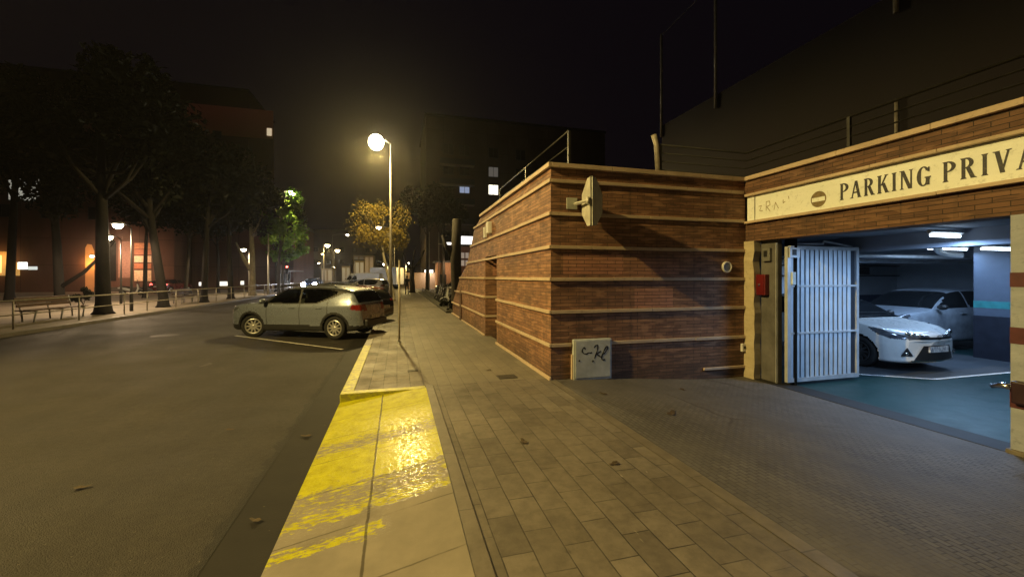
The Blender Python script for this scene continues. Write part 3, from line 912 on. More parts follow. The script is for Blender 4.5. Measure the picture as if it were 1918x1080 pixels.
# unpainted stall floor behind the white line, and the line itself
struct('stall_floor', MB().add([(7.9, 6.45, -.184), (9.52, 5.33, -.184), (13.2, 5.30, -.184), (13.2, 12.8, -.184), (7.9, 12.8, -.184)], [(0, 1, 2, 3, 4)]), 'lotfloor')
def flat_strip(pts, w, z):
    mb = MB()
    for (a, b) in zip(pts[:-1], pts[1:]):
        a = Vector((*a, z)); b = Vector((*b, z)); n = (b - a).normalized().cross(Vector((0, 0, 1))) * w / 2
        mb.quad(a - n, b - n, b + n, a + n)
    return mb
struct('stall_line', flat_strip([(7.9, 6.47), (9.52, 5.32), (13.2, 5.29)], .07, -.180), 'white_paint')
# promenade across the road
struct('promenade', grid(-70, -11.45, -10, 150, 6, 20, lambda x, y: .0), plain('promenade_paving', (.21, .175, .13), .75, var=.35, scale=.6))
struct('kerb', MB().box(-11.45, -11.30, -10, 150, -.3, .004, 0, .012), 'kerb')
# angled bays on this side
for k in range(9):
    y0 = 10.95 + 3.9 * k
    if k == 0: struct('parking_line', flat_strip([(-4.75, 14.45), (-1.3, 11.0)], .09, -.088), 'road_white')
struct('parking_lot', grid(2.60, 60, 19.3, 150, 6, 10, lambda x, y: -.05), plain('lot_asphalt', (.07, .06, .05), .85, var=.4, scale=1.5))

def cover(x, y, z, rx, ry, label, rd=False):
    mb = MB()
    if rd:
        mb.lathe([(0, z), (rx, z), (rx + .03, z - .006)], Matrix.Translation((x, y, 0)), 20, 0, False)
    else:
        mb.box(x - rx, x + rx, y - ry, y + ry, z - .03, z, 0, .004)
    o = mb.build('manhole_cover', plain('cast_iron', (.045, .038, .030), .6, .5, var=.4, scale=20, bump=.5))
    tag(o, label, 'manhole cover')
cover(1.80, 6.85, .008, .16, .13, 'square iron cover in the pavement near the brick corner')
cover(.27, 7.75, .008, .09, .07, 'small square iron cover in the pavement beyond the yellow kerb')
cover(-6.8, 15.0, -.080, .32, .32, 'round iron cover in the road, the farther of two, left of the silver car', True)
cover(-3.96, 9.9, -.098, .27, .27, 'round iron cover in the road nearest the camera', True)

# ------------------------------------------------------------------ brick corner building
BX, BY = 2.44, 6.45
lv = [-.02, .54, 1.09, 1.63, 2.16, 2.71, 3.255, 3.50]
ends = [19.05, 19.05, 17.9, 16.85, 15.0, 14.2, 13.5, 12.4]       # far end of every course
D0, D1, DH = 10.32, 11.75, 2.26
bb = thing('brick_building', 'brown brick corner building banded with pale stone courses', 'building', (BX, BY, 0))
mb = MB()
# street face, split in columns around the doorway
mb.add([(BX, BY, -.3), (BX, D0, -.3), (BX, D0, 3.5), (BX, BY, 3.5)], [(0, 1, 2, 3)])
mb.add([(BX, D0, DH), (BX, D1, DH), (BX, D1, 3.5), (BX, D0, 3.5)], [(0, 1, 2, 3)])
prof = [(BX, D1, -.3), (BX, 19.05, -.3)] + [(BX, e, z) for z, e in zip(lv, ends)][1:] + [(BX, D1, 3.5)]
mb.add(prof, [tuple(range(len(prof)))])
# returns of the doorway, stepped far end
mb.quad((BX, D1, -.3), (BX + 1.1, D1, -.3), (BX + 1.1, D1, DH), (BX, D1, DH))
mb.quad((BX, D0, -.3), (BX + 1.1, D0, -.3), (BX + 1.1, D0, DH), (BX, D0, DH))
mb.quad((BX, D0, DH), (BX, D1, DH), (BX + 1.1, D1, DH), (BX + 1.1, D0, DH))
pe = [(BX, 19.05, -.3)] + [(BX, e, z) for z, e in zip(lv, ends)][1:]
for a, b in zip(pe[:-1], pe[1:]):
    mb.quad(a, b, (b[0] + 3.9, b[1], b[2]), (a[0] + 3.9, a[1], a[2]))
# face towards the driveway
mb.add([(BX, BY, -.3), (6.37, BY, -.3), (6.37, BY, 3.5), (BX, BY, 3.5)], [(0, 1, 2, 3)])
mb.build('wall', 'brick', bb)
MB().box(BX + .02, 6.3, BY + .02, 12.3, 3.40, 3.495).build('roof', 'dark_void', bb)
dr = MB().box(BX + .9, BX + .95, D0, D1, -.1, DH)
dr.build('door', plain('door_brown', (.06, .03, .02), .5), bb)
random.seed(4)
def chips(mb, y0, y1, x, z0, z1, px, axis):
    """stone course built from slabs with slightly different lengths and offsets"""
    a = y0
    while a < y1 - .02:
        b = min(y1, a + random.uniform(.7, 1.15))
        if y1 - b < .3: b = y1
        j = random.uniform(-.004, .004); dz = random.uniform(-.003, .003)
        if axis == 'y': mb.box(x - px + j, x - .002, a + .0015, b - .0015, z0 + dz, z1 + dz, 0, .006)
        else: mb.box(a + .0015, b - .0015, x - px + j, x - .002, z0 + dz, z1 + dz, 0, .006)
        a = b
for k, (z, e) in enumerate(zip(lv, ends)):
    t = .075 if k == 7 else .058
    p = .055 if k == 7 else .038
    nm = 'coping' if k == 7 else 'stone_course'
    def run(a, b, at, z0, z1, px, axis):
        m = MB(); chips(m, a, b, at, z0, z1, px, axis); m.build(nm, 'band', bb)
    if k == 0:
        run(BY - p, D0, BX, -.02, .05, p, 'y')
        run(5.42, 6.355, BY, z, z + t - .01, p, 'x')
        run(D1 + .05, 16.2, BX, .0, .045, p, 'y'); run(16.6, e, BX, .02, .07, p + .03, 'y')
    elif z < DH - .2:
        run(BY - p, D0 + .01, BX, z, z + t, p, 'y'); run(D1 - .01, 16.2 if k < 3 else e, BX, z, z + t, p, 'y')
        if k < 3: run(16.6, e + .03, BX, z - .03, z + t - .03, p + .03, 'y')
        MB().box(BX, BX + .9, D1 - .03, D1 - .002, z, z + t).build(nm, 'band', bb)
        if k == 1:
            run(BX, 2.80, BY, z, z + t, p, 'x'); run(3.52, 6.355, BY, z, z + t, p, 'x')
        else: run(BX, 6.355, BY, z, z + t, p, 'x')
    else:
        run(BY - p, e + .02, BX, z, z + t, p, 'y')
        run(BX, 6.32 if k >= 5 else 6.355, BY, z, z + t, p, 'x')
MB().box(BX - .05, BX + .3, 16.22, 16.58, -.1, 1.05).build('buttress', 'brick_dk', bb)

# things fixed on it
wb = thing('wall_box', 'two small pale boxes on the brick street wall under the top courses', 'wall box', (BX, 11.1, 2.88))
MB().box(BX - .12, BX - .002, 10.85, 11.12, 2.86, 3.17, 0, .015).build('box_body', 'white_paint', wb)
MB().box(BX - .08, BX - .002, 11.5, 11.66, 2.80, 3.10, 0, .01).build('side_box', 'white_paint', wb)
MB().tube([(BX - .03, 11.58, 2.80), (BX - .03, 11.58, 2.78)], .015, 6).build('cable', 'grey_metal', wb)

# octagonal twin sign on a bracket, seen almost edge on
def G(px, py, d=None, plane=None, h=0.0):
    """reference photo pixel to a place: on horizontal h, on plane ('x',v)/('y',v) or at depth d"""
    a = R(15.4); fx, fy = math.sin(a), math.cos(a); rx, ry = math.cos(a), -math.sin(a)
    u = (px - 959) / 780.0; v = (518 - py) / 780.0
    dx, dy, dz = fx + u * rx, fy + u * ry, v
    if plane: t = plane[1] / (dx if plane[0] == 'x' else dy)
    elif d: t = d
    else: t = (h - CAM_H) / dz
    return Vector((dx * t, dy * t, CAM_H + dz * t))

sg = thing('octagonal_sign', 'octagonal metal sign seen edge on, on a bracket from the brick wall', 'sign', (3.05, BY, 2.6))
hz = 2.985
pc = G(1107, 376, plane=('y', 6.0))
cx0, cy0, hz = pc.x, pc.y, pc.z
r8 = .385
def octa(ang, off, th, mat, name):
    """upright octagon about (cx0,cy0) with its normal turned by ang in plan"""
    n = Vector((math.cos(ang), math.sin(ang), 0)); t = Vector((-n.y, n.x, 0))
    c = Vector((cx0, cy0, hz)) + n * off
    vs = []; fs = []
    for side in (0, 1):
        for k in range(8):
            a = R(22.5 + 45 * k)
            vs.append(c + n * (th * side) + t * (r8 * math.cos(a)) + Vector((0, 0, r8 * math.sin(a))))
    fs = [tuple(range(8)), tuple(range(8, 16))] + [(k, (k + 1) % 8, 8 + (k + 1) % 8, 8 + k) for k in range(8)]
    return MB().add(vs, fs).build(name, mat, sg)
view = math.atan2(cy0, cx0)
octa(view + R(90 - 24 + 0), .028, .02, 'sign_shaded', 'sign_plate') if False else None
MATS['sign_shaded'] = plain('sign_back_shaded', (.36, .37, .33), .5, .2, var=.2, scale=7)
MATS['sign_warm'] = plain('sign_back_lit', (.55, .54, .48), .5, .2, var=.2, scale=7)  # paler copy paints the lit leaf, the darker one the shaded leaf
# two plates, back to back, opened like a book towards the viewer
nL = view + R(90 + 72); nR = view - R(90 - 16)
def half(sign, open_deg, mat, mi):
    """half octagon hinged on the vertical spine, swinging away from the viewer"""
    d = Vector((math.cos(view), math.sin(view), 0)); rt = Vector((d.y, -d.x, 0)) * sign
    o = (rt * math.cos(R(open_deg)) + d * math.sin(R(open_deg)))
    n = o.cross(Vector((0, 0, 1)))
    c = Vector((cx0, cy0, hz)) + rt * .012
    pts = [(0, -r8), (.13, -r8 * .99), (.37, -.16), (.37, .16), (.13, r8 * .99), (0, r8)]
    vs = [c + o * a + Vector((0, 0, b)) for a, b in pts] + [c + o * a + Vector((0, 0, b)) + n * .012 for a, b in pts]
    m = len(pts)
    MB().add(vs, [tuple(range(m)), tuple(range(m, 2 * m))] + [(k, (k + 1) % m, m + (k + 1) % m, m + k) for k in range(m)]).build('sign_plate', mat, sg)
half(-1, 68, 'sign_warm', 0)
half(1, 64, 'sign_shaded', 0)
d = Vector((math.cos(view), math.sin(view), 0)); c = Vector((cx0, cy0, hz)); rt = Vector((d.y, -d.x, 0))
MB().tube([c + d * .01 + Vector((0, 0, -.40)), c + d * .01 + Vector((0, 0, .40))], .011, 6).build('hinge_spine', 'black', sg)
wp = G(1071, 381, plane=('y', BY))
MB().box(wp.x - .10, wp.x + .09, BY - .028, BY - .002, wp.z - .10, wp.z + .09, 0, .006).build('wall_plate', 'sign_shaded', sg)
arm = MB()
a0 = Vector((wp.x + .04, BY - .02, wp.z - .01)); a1 = c - d * .02 - rt * .05 + Vector((0, 0, .0))
arm.tube([a0, a1], .026, 4, smooth=False)
arm.tube([a1 + Vector((0, 0, -.05)), a1 + Vector((0, 0, .06))], .028, 6)
arm.build('bracket_arm', 'sign_warm', sg)

# grey utility cabinet with a painted tag
cb = thing('utility_cabinet', 'low grey utility cabinet with black scrawl against the brick wall', 'cabinet', (3.16, BY, 0))
c0, c1 = 2.815, 3.515
mb = MB().box(c0, c1, BY - .075, BY - .002, -.03, .655, 0, .012); mb.build('cabinet_body', plain('cabinet_grey', (.42, .45, .46), .5, .1, var=.18, scale=5), cb)
MB().box(c0 + .03, c1 - .03, BY - .088, BY - .076, .015, .635, 0, .005).build('cabinet_door', 'cabinet_grey', cb)
MB().box(c0 - .02, c0 - .001, BY - .06, BY - .002, -.03, .40).build('side_strip', 'band', cb)
def scrawl(pts, r=.012):
    return [(c0 + .05 + u * .60, BY - .0915, .655 - w * .645) for u, w in pts]
S = [[(.26, .25), (.22, .20), (.17, .24), (.16, .31), (.22, .37), (.30, .38), (.36, .34), (.42, .36), (.45, .34)],
     [(.53, .22), (.56, .18), (.63, .14), (.64, .22), (.62, .30), (.58, .40), (.54, .50)],
     [(.73, .32), (.66, .36), (.60, .38), (.66, .43), (.73, .47)],
     [(.78, .40), (.84, .38), (.92, .30), (.95, .24), (.92, .19), (.87, .24), (.82, .33), (.77, .42), (.75, .52), (.80, .56), (.85, .54)],
     [(.47, .555), (.50, .57), (.47, .585)], [(.06, .55), (.09, .53)]]
mb = MB()
for k, st in enumerate(S):
    P = scrawl(st); sm = []
    for i in range(len(P) - 1):
        for q in range(4): sm.append(Vector(P[i]).lerp(Vector(P[i + 1]), q / 4))
    sm.append(Vector(P[-1]))
    for _ in range(2): sm = [sm[0]] + [(sm[i - 1] + sm[i] * 2 + sm[i + 1]) / 4 for i in range(1, len(sm) - 1)] + [sm[-1]]
    for i, q in enumerate(sm): q.y = BY - .0895
    # flat ribbon of paint
    for i in range(len(sm) - 1):
        a, b = sm[i], sm[i + 1]; t = (b - a); t.normalize(); n = Vector((-t.z, 0, t.x)) * (.010 + .003 * math.sin(i * .7))
        e = t * .004; y = Vector((0, -.0002 * (i % 3) - .0007 * k, 0))
        mb.quad(a - n - e + y, b - n + e + y, b + n + e + y, a + n - e + y)
mb.build('painted_tag', plain('spray_black', (.012, .012, .016), .5), cb)
pl = MB().lathe([(0, 0), (.085, 0), (.105, -.006), (.11, -.025)], Matrix.Translation((0, 0, 0)), 28)
pp_ = G(1360, 500, plane=('y', BY))
rp = thing('round_plate', 'small round white plate on the brick wall beside the garage', 'wall plate', pp_)
M_ = Matrix.Translation((pp_.x, BY - .03, pp_.z)) @ Matrix.Rotation(R(90), 4, 'X')
MB().lathe([(.078, .004), (.082, .012), (.10, .012), (.105, .0), (.105, -.028)], M_, 28).build('plate_rim', 'white_paint', rp)
MB().lathe([(0, .006), (.078, .004)], M_, 28).build('plate_face', plain('plate_face', (.17, .18, .18), .5, var=.4, scale=25), rp)
sx = G(1391, 650, plane=('y', BY))
so = thing('socket_box', 'small white socket box low on the brick wall by the jamb', 'socket box', (sx.x, BY, sx.z))
MB().box(sx.x - .055, sx.x + .045, BY - .05, BY - .002, sx.z - .075, sx.z + .075, 0, .008).build('box_body', 'white_paint', so)
MB().box(sx.x - .02, sx.x + .02, BY - .056, BY - .051, sx.z - .02, sx.z + .03).build('socket', 'black', so)

# ------------------------------------------------------------------ garage building
GX = 6.37
gb = thing('garage_building', 'low garage with a brick lintel and a wide lit opening', 'building', (GX, 2.9, -.18))
mb = MB()
mb.box(GX, GX + .35, -8, 6.44, 2.36, 2.69); mb.box(GX - .02, GX + .35, -8, 6.44, 3.245, 3.50); mb.box(GX + .06, GX + .35, -8, 6.44, 2.69, 3.245)
mb.build('lintel', 'brick_dk', gb)
mb = MB(); random.seed(9)
chips(mb, -8, 6.40, GX, 2.69, 2.735, .075, 'y'); mb.build('lower_moulding', 'band', gb)
mb = MB(); chips(mb, -8, 6.40, GX, 3.20, 3.245, .075, 'y'); mb.build('upper_moulding', 'band', gb)
mb = MB(); chips(mb, -8, 6.39, GX + .3, 3.50, 3.575, .38, 'y'); mb.build('coping', 'band', gb)
# left jamb: ragged render edge
jm = MB(); rr = random.Random(3)
zs = np.linspace(-.3, 2.36, 15); vs = []; fs = []
for z in zs:
    e = 6.215 + rr.uniform(-.012, .012) + (.02 if rr.random() < .2 else 0)
    f = GX - .03 + rr.uniform(-.006, .006); bk = 6.447
    vs += [(f, e, z), (f, bk, z), (f + .16, e + .01, z), (f + .16, bk, z)]
for k in range(len(zs) - 1):
    a = 4 * k; b = a + 4
    fs += [(a, a + 1, b + 1, b), (a, b, b + 2, a + 2)]
jm.add(vs, fs); jm.build('jamb', 'beige', gb)
MB().box(GX + .13, GX + .22, 5.86, 6.21, -.3, 2.36).build('jamb_panel', plain('jamb_grey', (.11, .105, .10), .6, var=.3, scale=4), gb)
MB().box(GX + .10, GX + .135, 5.868, 5.88, -.2, 2.30).build('jamb_strip', 'galv', gb)
MB().box(GX + .28, GX + .33, 5.66, 5.86, -.3, 2.36).build('gap_shade', 'dark_void', gb)  # near-black box painting the shade in the gap beside the gate
# right pillar with maroon rings
pm = MB(); pm.box(GX - .01, GX + .45, 2.20, 2.895, -.3, 2.36); pm.build('pillar', 'pillar_cool_light', gb)
for z0, z1 in ((1.59, 1.745), (.985, 1.16), (.30, .56)):
    MB().box(GX - .014, GX + .452, 2.196, 2.899, z0, z1).build('pillar_ring', plain('maroon_paint', (.085, .018, .022), .55, var=.3), gb)
MB().box(GX - .04, GX + .40, 2.15, 2.93, -.3, -.145, 0, .02).build('pillar_foot', plain('foot_stone', (.16, .14, .11), .8, var=.4, bump=.5), gb)
MB().box(GX, GX + .4, -8, 2.196, -.3, 2.36).build('side_wall', 'beige', gb)
# interior
W_IN = plain('garage_wall_white', (.55, .58, .62), .6, var=.12, scale=1.2)
MB().box(6.72, 21, -8, 13.3, 2.42, 2.60).build('ceiling', plain('ceiling_grey', (.14, .16, .20), .8, var=.25, scale=1.0), gb)
MB().box(6.72, 21, 12.8, 13.2, -.3, 2.42).build('back_wall', W_IN, gb)
MB().box(20.6, 21, -8, 12.8, -.3, 2.42).build('end_wall', W_IN, gb)
MB().box(6.72, 6.86, 6.44, 12.8, -.3, 2.42).build('inner_wall', W_IN, gb)
MB().box(6.86, 20.6, 12.74, 12.797, -.3, .95).build('wall_dado', plain('dado_blue', (.04, .06, .11), .6), gb)
for zz in (1.72, 2.12): MB().box(6.86, 20.6, 12.70, 12.797, zz, zz + .045).build('wall_rail', 'dark_metal', gb)
for k in range(5): MB().box(9.3 + 2.9 * k, 10.2 + 2.9 * k, 12.72, 12.797, 1.80, 2.09).build('wall_vent', 'black', gb)
# column on the right inside, with green stripe and dark foot
CX0, CX1 = 13.05, 14.3
MB().box(CX0, CX1, 5.9, 6.55, .80, 2.42).build('column', plain('column_blue', (.075, .092, .125), .6, var=.1), gb)
MB().box(CX0 - .004, CX1 + .004, 5.896, 6.554, .98, 1.14).build('column_stripe', plain('stripe_teal', (.03, .20, .20), .5), gb)
MB().box(CX0 - .003, CX1 + .003, 5.897, 6.553, -.3, .80).build('column_foot', plain('foot_dark', (.012, .014, .025), .5), gb)
MB().box(CX1 - .16, CX1 - .06, 5.80, 5.895, .4, 2.30).build('column_pipe', 'white_paint', gb)
MB().box(CX0 + .42, CX0 + .66, 5.885, 5.895, 1.62, 1.86).build('column_notice', 'column_blue', gb)
for x0, y0, x1, y1 in ((8.2, 3.0, 8.2, 6.2), (15.0, -2, 15.0, 12.7)):
    MB().box(x0, x0 + .35, -8, 12.7, 2.16, 2.42).build('ceiling_beam', 'ceiling_grey', gb)
GM = MB()
# terrace slab and rooftop wall of the court behind
MB().box(GX + .35, 40, -8, 12.3, 3.38, 3.495).build('roof', 'dark_void', gb)

# ceiling services
def tube_light(x0, y0, x1, y1, z, label, power, on=True):
    r = thing('tube_light', label, 'tube light', ((x0 + x1) / 2, (y0 + y1) / 2, z), 0, 'fluorescent tubes on the garage ceiling')
    a = Vector((x0, y0, z)); b = Vector((x1, y1, z))
    MB().tube([a, b], .022, 8).build('tube', glow('tube_on' if on else 'tube_dim', (.66, .83, 1.0), 14 if on else 2.5), r)
    n = (b - a).normalized()
    MB().tube([a - n * .05 + Vector((0, 0, .05)), b + n * .05 + Vector((0, 0, .05))], .035, 4, smooth=False).build('fitting', 'white_paint', r)
    mid = (a + b) / 2
    if power: light('AREA', r, mid + Vector((0, 0, -.06)), power, (.40, .63, 1.0), .05, (0, 0, math.atan2(b.y - a.y, b.x - a.x) + R(90)), None, (b - a).length)
    return r
tube_light(9.72, 6.45, 10.9, 6.15, 2.32, 'thin dim tube over the bonnet of the white hatchback', 18, False)
tube_light(11.3, 5.55, 12.4, 5.55, 2.26, 'bright ceiling tube next to the inner column', 34)
tube_light(11.6, 6.6, 12.9, 6.6, 2.34, 'second bright ceiling tube by the inner column, set farther back', 36)
tube_light(7.45, 4.2, 8.05, 4.2, 2.30, 'ceiling tube hidden behind the lintel near the gate', 85)
tube_light(12.5, 10.8, 13.9, 10.8, 2.34, 'added ceiling tube deep in the garage, brightening its back wall', 100)  # unseen tube added to lighten the back wall
tube_light(9.0, 1.2, 10.2, 1.2, 2.32, 'ceiling tube behind the maroon ringed pillar', 85)
bc = G(1716, 449, d=8.2)
be = thing('beacon', 'small yellow beacon on the garage ceiling', 'beacon', bc)
MB().lathe([(0, -.05), (.04, -.035), (.045, 0), (.04, .04)], Matrix.Translation(bc), 12).build('beacon_dome', glow('beacon_yellow', (1, .75, .05), .8), be)
MB().lathe([(.045, .04), (.05, .06), (.05, .25)], Matrix.Translation(bc), 12).build('beacon_base', 'dark_metal', be)
cp = thing('ceiling_pipe', 'bent grey duct under the garage ceiling', 'duct', (11.2, 6.6, 2.2))
P = [G(x, y, d=9.2) for x, y in ((1752, 452), (1753, 462), (1760, 471), (1772, 476), (1800, 478))]
MB().tube(P, .07, 10).build('duct', 'galv', cp)
for k, (yy, zz) in enumerate(((7.4, 2.20), (8.3, 2.12))):
    p = tag(MB().tube([(6.9, yy, zz), (20.5, yy, zz)], .045, 8).build('ceiling_pipe', 'galv'), ['long grey pipe under the garage ceiling, nearer one', 'long grey pipe under the garage ceiling, farther one'][k], 'pipe', 'long pipes under the garage ceiling')

# the sign over the opening
ps = thing('parking_sign', 'long cream sign reading PARKING PRIVAT over the garage opening', 'sign', (GX, 6.4, 2.74))
SX = GX + .0
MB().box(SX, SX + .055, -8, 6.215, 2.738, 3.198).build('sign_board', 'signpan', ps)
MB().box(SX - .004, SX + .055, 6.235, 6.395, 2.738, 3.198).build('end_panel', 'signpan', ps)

def arc(cx, cy, rx, ry, a0, a1, w, n=12):
    q = []
    for k in range(n):
        t0 = R(a0 + (a1 - a0) * k / n); t1 = R(a0 + (a1 - a0) * (k + 1) / n)
        def pt(t, s):
            wx = w * (abs(math.cos(t)) * .75 + .45)
            return (cx + (rx - s * wx) * math.cos(t), cy + (ry - s * wx * .8) * math.sin(t))
        q.append([pt(t0, 0), pt(t1, 0), pt(t1, 1), pt(t0, 1)])
    return q
def stem(x, w=.16, y0=0, y1=1, s=.055):
    return [[(x, y0), (x + w, y0), (x + w, y1), (x, y1)],
            [(x - s, y0), (x + w + s, y0), (x + w + s * .2, y0 + .07), (x - s * .2, y0 + .07)],
            [(x - s * .2, y1 - .07), (x + w + s * .2, y1 - .07), (x + w + s, y1), (x - s, y1)]]
def diag(x0, y0, x1, y1, w):
    return [[(x0, y0), (x0 + w, y0), (x1 + w, y1), (x1, y1)]]
def serif(x, y, w, up):
    h = .055
    return [[(x, y), (x + w, y), (x + w * .8, y + h), (x + w * .2, y + h)]] if up else [[(x + w * .2, y - h), (x + w * .8, y - h), (x + w, y), (x, y)]]
GL = {
    'P': (.60, stem(.07) + arc(.24, .735, .34, .265, -92, 92, .155)),
    'R': (.66, stem(.07) + arc(.24, .745, .31, .255, -92, 92, .15) + diag(.44, 0, .24, .52, .18) + serif(.42, 0, .26, True)),
    'A': (.68, diag(.05, 0, .27, 1, .09) + diag(.45, 0, .25, 1, .17) + [[(.17, .28), (.48, .28), (.47, .37), (.18, .37)]] + serif(-.03, 0, .23, True) + serif(.40, 0, .28, True)),
    'K': (.66, stem(.07) + diag(.20, .42, .47, 1, .10) + diag(.46, 0, .26, .56, .18) + serif(.42, 0, .27, True) + serif(.39, 1, .25, False)),
    'I': (.34, stem(.09)),
    'N': (.70, [[(.08, 0), (.17, 0), (.17, 1), (.08, 1)], [(.53, 0), (.62, 0), (.62, 1), (.53, 1)]] + diag(.44, 0, .06, 1, .18) + serif(.01, 0, .23, True) + serif(.46, 1, .23, False) + serif(-.01, 1, .2, False)),
    'G': (.68, arc(.36, .5, .31, .51, 42, 345, .17, 20) + [[(.50, .04), (.64, .04), (.64, .45), (.50, .45)], [(.42, .40), (.70, .40), (.70, .465), (.42, .465)], [(.52, .74), (.64, .70), (.64, .95), (.58, .95)]]),
    'V': (.68, diag(.25, 0, .05, 1, .18) + diag(.27, 0, .50, 1, .09) + serif(-.03, 1, .29, False) + serif(.43, 1, .24, False)),
    'T': (.60, stem(.22) + [[(.02, .90), (.58, .90), (.58, 1), (.02, 1)], [(.02, .76), (.09, .90), (.02, .90)] + [(.02, .83)], [(.51, .90), (.58, .76), (.58, .90), (.55, .90)]]),
}
def write(text, y, z, h, pitch, sx):
    for ch in text:
        wd, st = GL[ch]
        mb = MB()
        for k, q in enumerate(st):
            X = SX - .0012 - .00018 * k
            mb.add([(X, y - a * h * sx, z + b * h) for a, b in q], [tuple(range(len(q)))])
        mb.build('letter', 'ink', ps)
        y -= wd * h * sx + pitch
    return y
ye = write('PARKING', 4.70, 2.835, .245, .020, .93)
write('PRIVAT', 3.485, 2.835, .245, .028, .93)
em = G(1533, 373, plane=('x', SX))
def disc(y, z, r, xoff, z0=None, z1=None, n=32):
    pts = []
    for k in range(n):
        a = 2 * math.pi * k / n; b = r * math.sin(a)
        if z0 is not None: b = max(z0, min(z1, b))
        pts.append((xoff, y + r * math.cos(a), z + b))
    return MB().add(pts, [tuple(range(n))])
MATS['emblem'] = plain('emblem_brown', (.20, .15, .075), .6, var=.3, scale=20)
disc(em.y, em.z, .125, SX - .0015).build('emblem', 'emblem', ps)
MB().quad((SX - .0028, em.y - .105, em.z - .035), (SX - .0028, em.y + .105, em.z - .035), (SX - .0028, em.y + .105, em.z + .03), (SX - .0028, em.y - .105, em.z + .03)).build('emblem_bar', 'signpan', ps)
# faint scribble
mb = MB()
for st in ([(6.14, 2.98), (6.08, 2.99), (6.12, 2.90), (6.05, 2.89)], [(5.98, 2.88), (5.98, 3.04), (5.91, 3.04), (5.90, 2.97), (5.97, 2.95), (5.90, 2.86)], [(5.82, 2.87), (5.79, 3.0), (5.73, 2.88)], [(5.64, 3.02), (5.64, 2.96), (5.60, 2.98)], [(5.54, 3.06), (5.53, 3.01)]):
    for (a, b) in zip(st[:-1], st[1:]):
        A = Vector((SX - .002, *a)); B = Vector((SX - .002, *b)); n = Vector((0, (B - A).z, -(B - A).y)).normalized() * .006
        mb.quad(A - n, B - n, B + n, A + n)
mb.build('scribble', plain('faint_ink', (.33, .27, .15), .6), ps)

# swing gate standing open
gt = thing('metal_gate', 'open grey steel swing gate of vertical slats', 'gate', (6.50, 5.70, -.18))
gx0, gx1, gz0, gz1 = 6.50, 8.16, -.13, 2.24
gy = 5.70
fr = MB()
fr.box(gx0, gx0 + .075, gy - .03, gy + .03, gz0, gz1 - .02); fr.box(gx1 - .06, gx1, gy - .03, gy + .03, gz0, gz1)
fr.box(gx0 + .075, gx1 - .06, gy - .03, gy + .03, gz1 - .065, gz1 - .002); fr.box(gx0 + .075, gx1 - .06, gy - .03, gy + .03, gz0, gz0 + .07)
fr.build('gate_frame', 'galv', gt)
MB().box(gx0 + .076, gx1 - .061, gy + .004, gy + .012, gz0 + .07, gz1 - .066).build('back_sheet', plain('gate_gap', (.015, .02, .03), .6), gt)
ns = 14; sw = (gx1 - gx0 - .135) / ns
for k in range(ns):
    x = gx0 + .075 + sw * (k + .5)
    if k == ns - 1: continue
    MB().box(x - sw * .36, x + sw * .36, gy - .018, gy + .002, gz0 + .071, gz1 - .067, 0, .004).build('slat', 'gate', gt)
for zz in (.70, 1.52):
    MB().box(gx0 + .076, gx1 - .061, gy - .034, gy - .0185, zz, zz + .035).build('cross_rail', 'galv', gt)
lk = MB().box(gx0 + .02, gx0 + .24, gy - .06, gy - .035, 2.03, 2.20); lk.build('gate_stop', 'galv', gt)
MB().box(gx0 + .07, gx0 + .16, gy - .066, gy - .0605, 2.07, 2.17).build('stop_window', 'black', gt)
MB().box(gx0 + .08, gx0 + .16, gy - .055, gy - .020, 1.56, 1.78, 0, .006).build('lock_case', plain('lock_pale', (.62, .70, .72), .4), gt)
MB().tube([(gx0 + .2, gy, gz1 + .03), (gx0 + .9, gy + .05, gz1 + .05), (gx0 + .92, gy + .05, gz1 + .10), (gx1, gy + .1, gz1 + .02)], .018, 6).build('closer_arm', 'galv', gt)

rx = G(1430, 533, plane=('x', GX + .1))
rbx = thing('alarm_box', 'red metal box on the garage jamb beside the gate', 'alarm box', (GX + .13, rx.y, rx.z - .2))
MB().box(GX + .03, GX + .128, rx.y - .10, rx.y + .12, rx.z - .19, rx.z + .19, 0, .012).build('box_body', 'red_enamel', rbx)
MB().box(GX + .022, GX + .03, rx.y - .07, rx.y + .09, rx.z - .15, rx.z + .15, 0, .003).build('box_door', 'red_enamel', rbx)
MB().tube([(GX + .016, rx.y + .02, rx.z - .03), (GX + .016, rx.y + .02, rx.z + .02)], .012, 6).build('latch', 'chrome', rbx)
mt = thing('meter_box', 'small grey box high on the garage jamb above the red box', 'meter box', (GX + .13, 6.08, 2.05))
MB().box(GX + .07, GX + .128, 5.98, 6.14, 1.98, 2.22, 0, .008).build('box_body', 'grey_metal', mt)
MB().box(GX + .065, GX + .07, 6.03, 6.10, 2.06, 2.17).build('dial', 'black', mt)
lt = thing('gate_latch', 'dark maroon latch with a metal bar on the ringed pillar', 'latch', (GX - .05, 2.85, .40))
MB().box(GX - .10, GX - .016, 2.55, 2.86, .36, .60, 0, .02).build('latch_case', plain('latch_dark', (.03, .012, .018), .4), lt)
MB().tube([(GX - .06, 2.84, .52), (GX - .06, 2.93, .53), (GX - .06, 3.02, .50)], [.03, .034, .026], 10).build('latch_bar', 'chrome', lt)

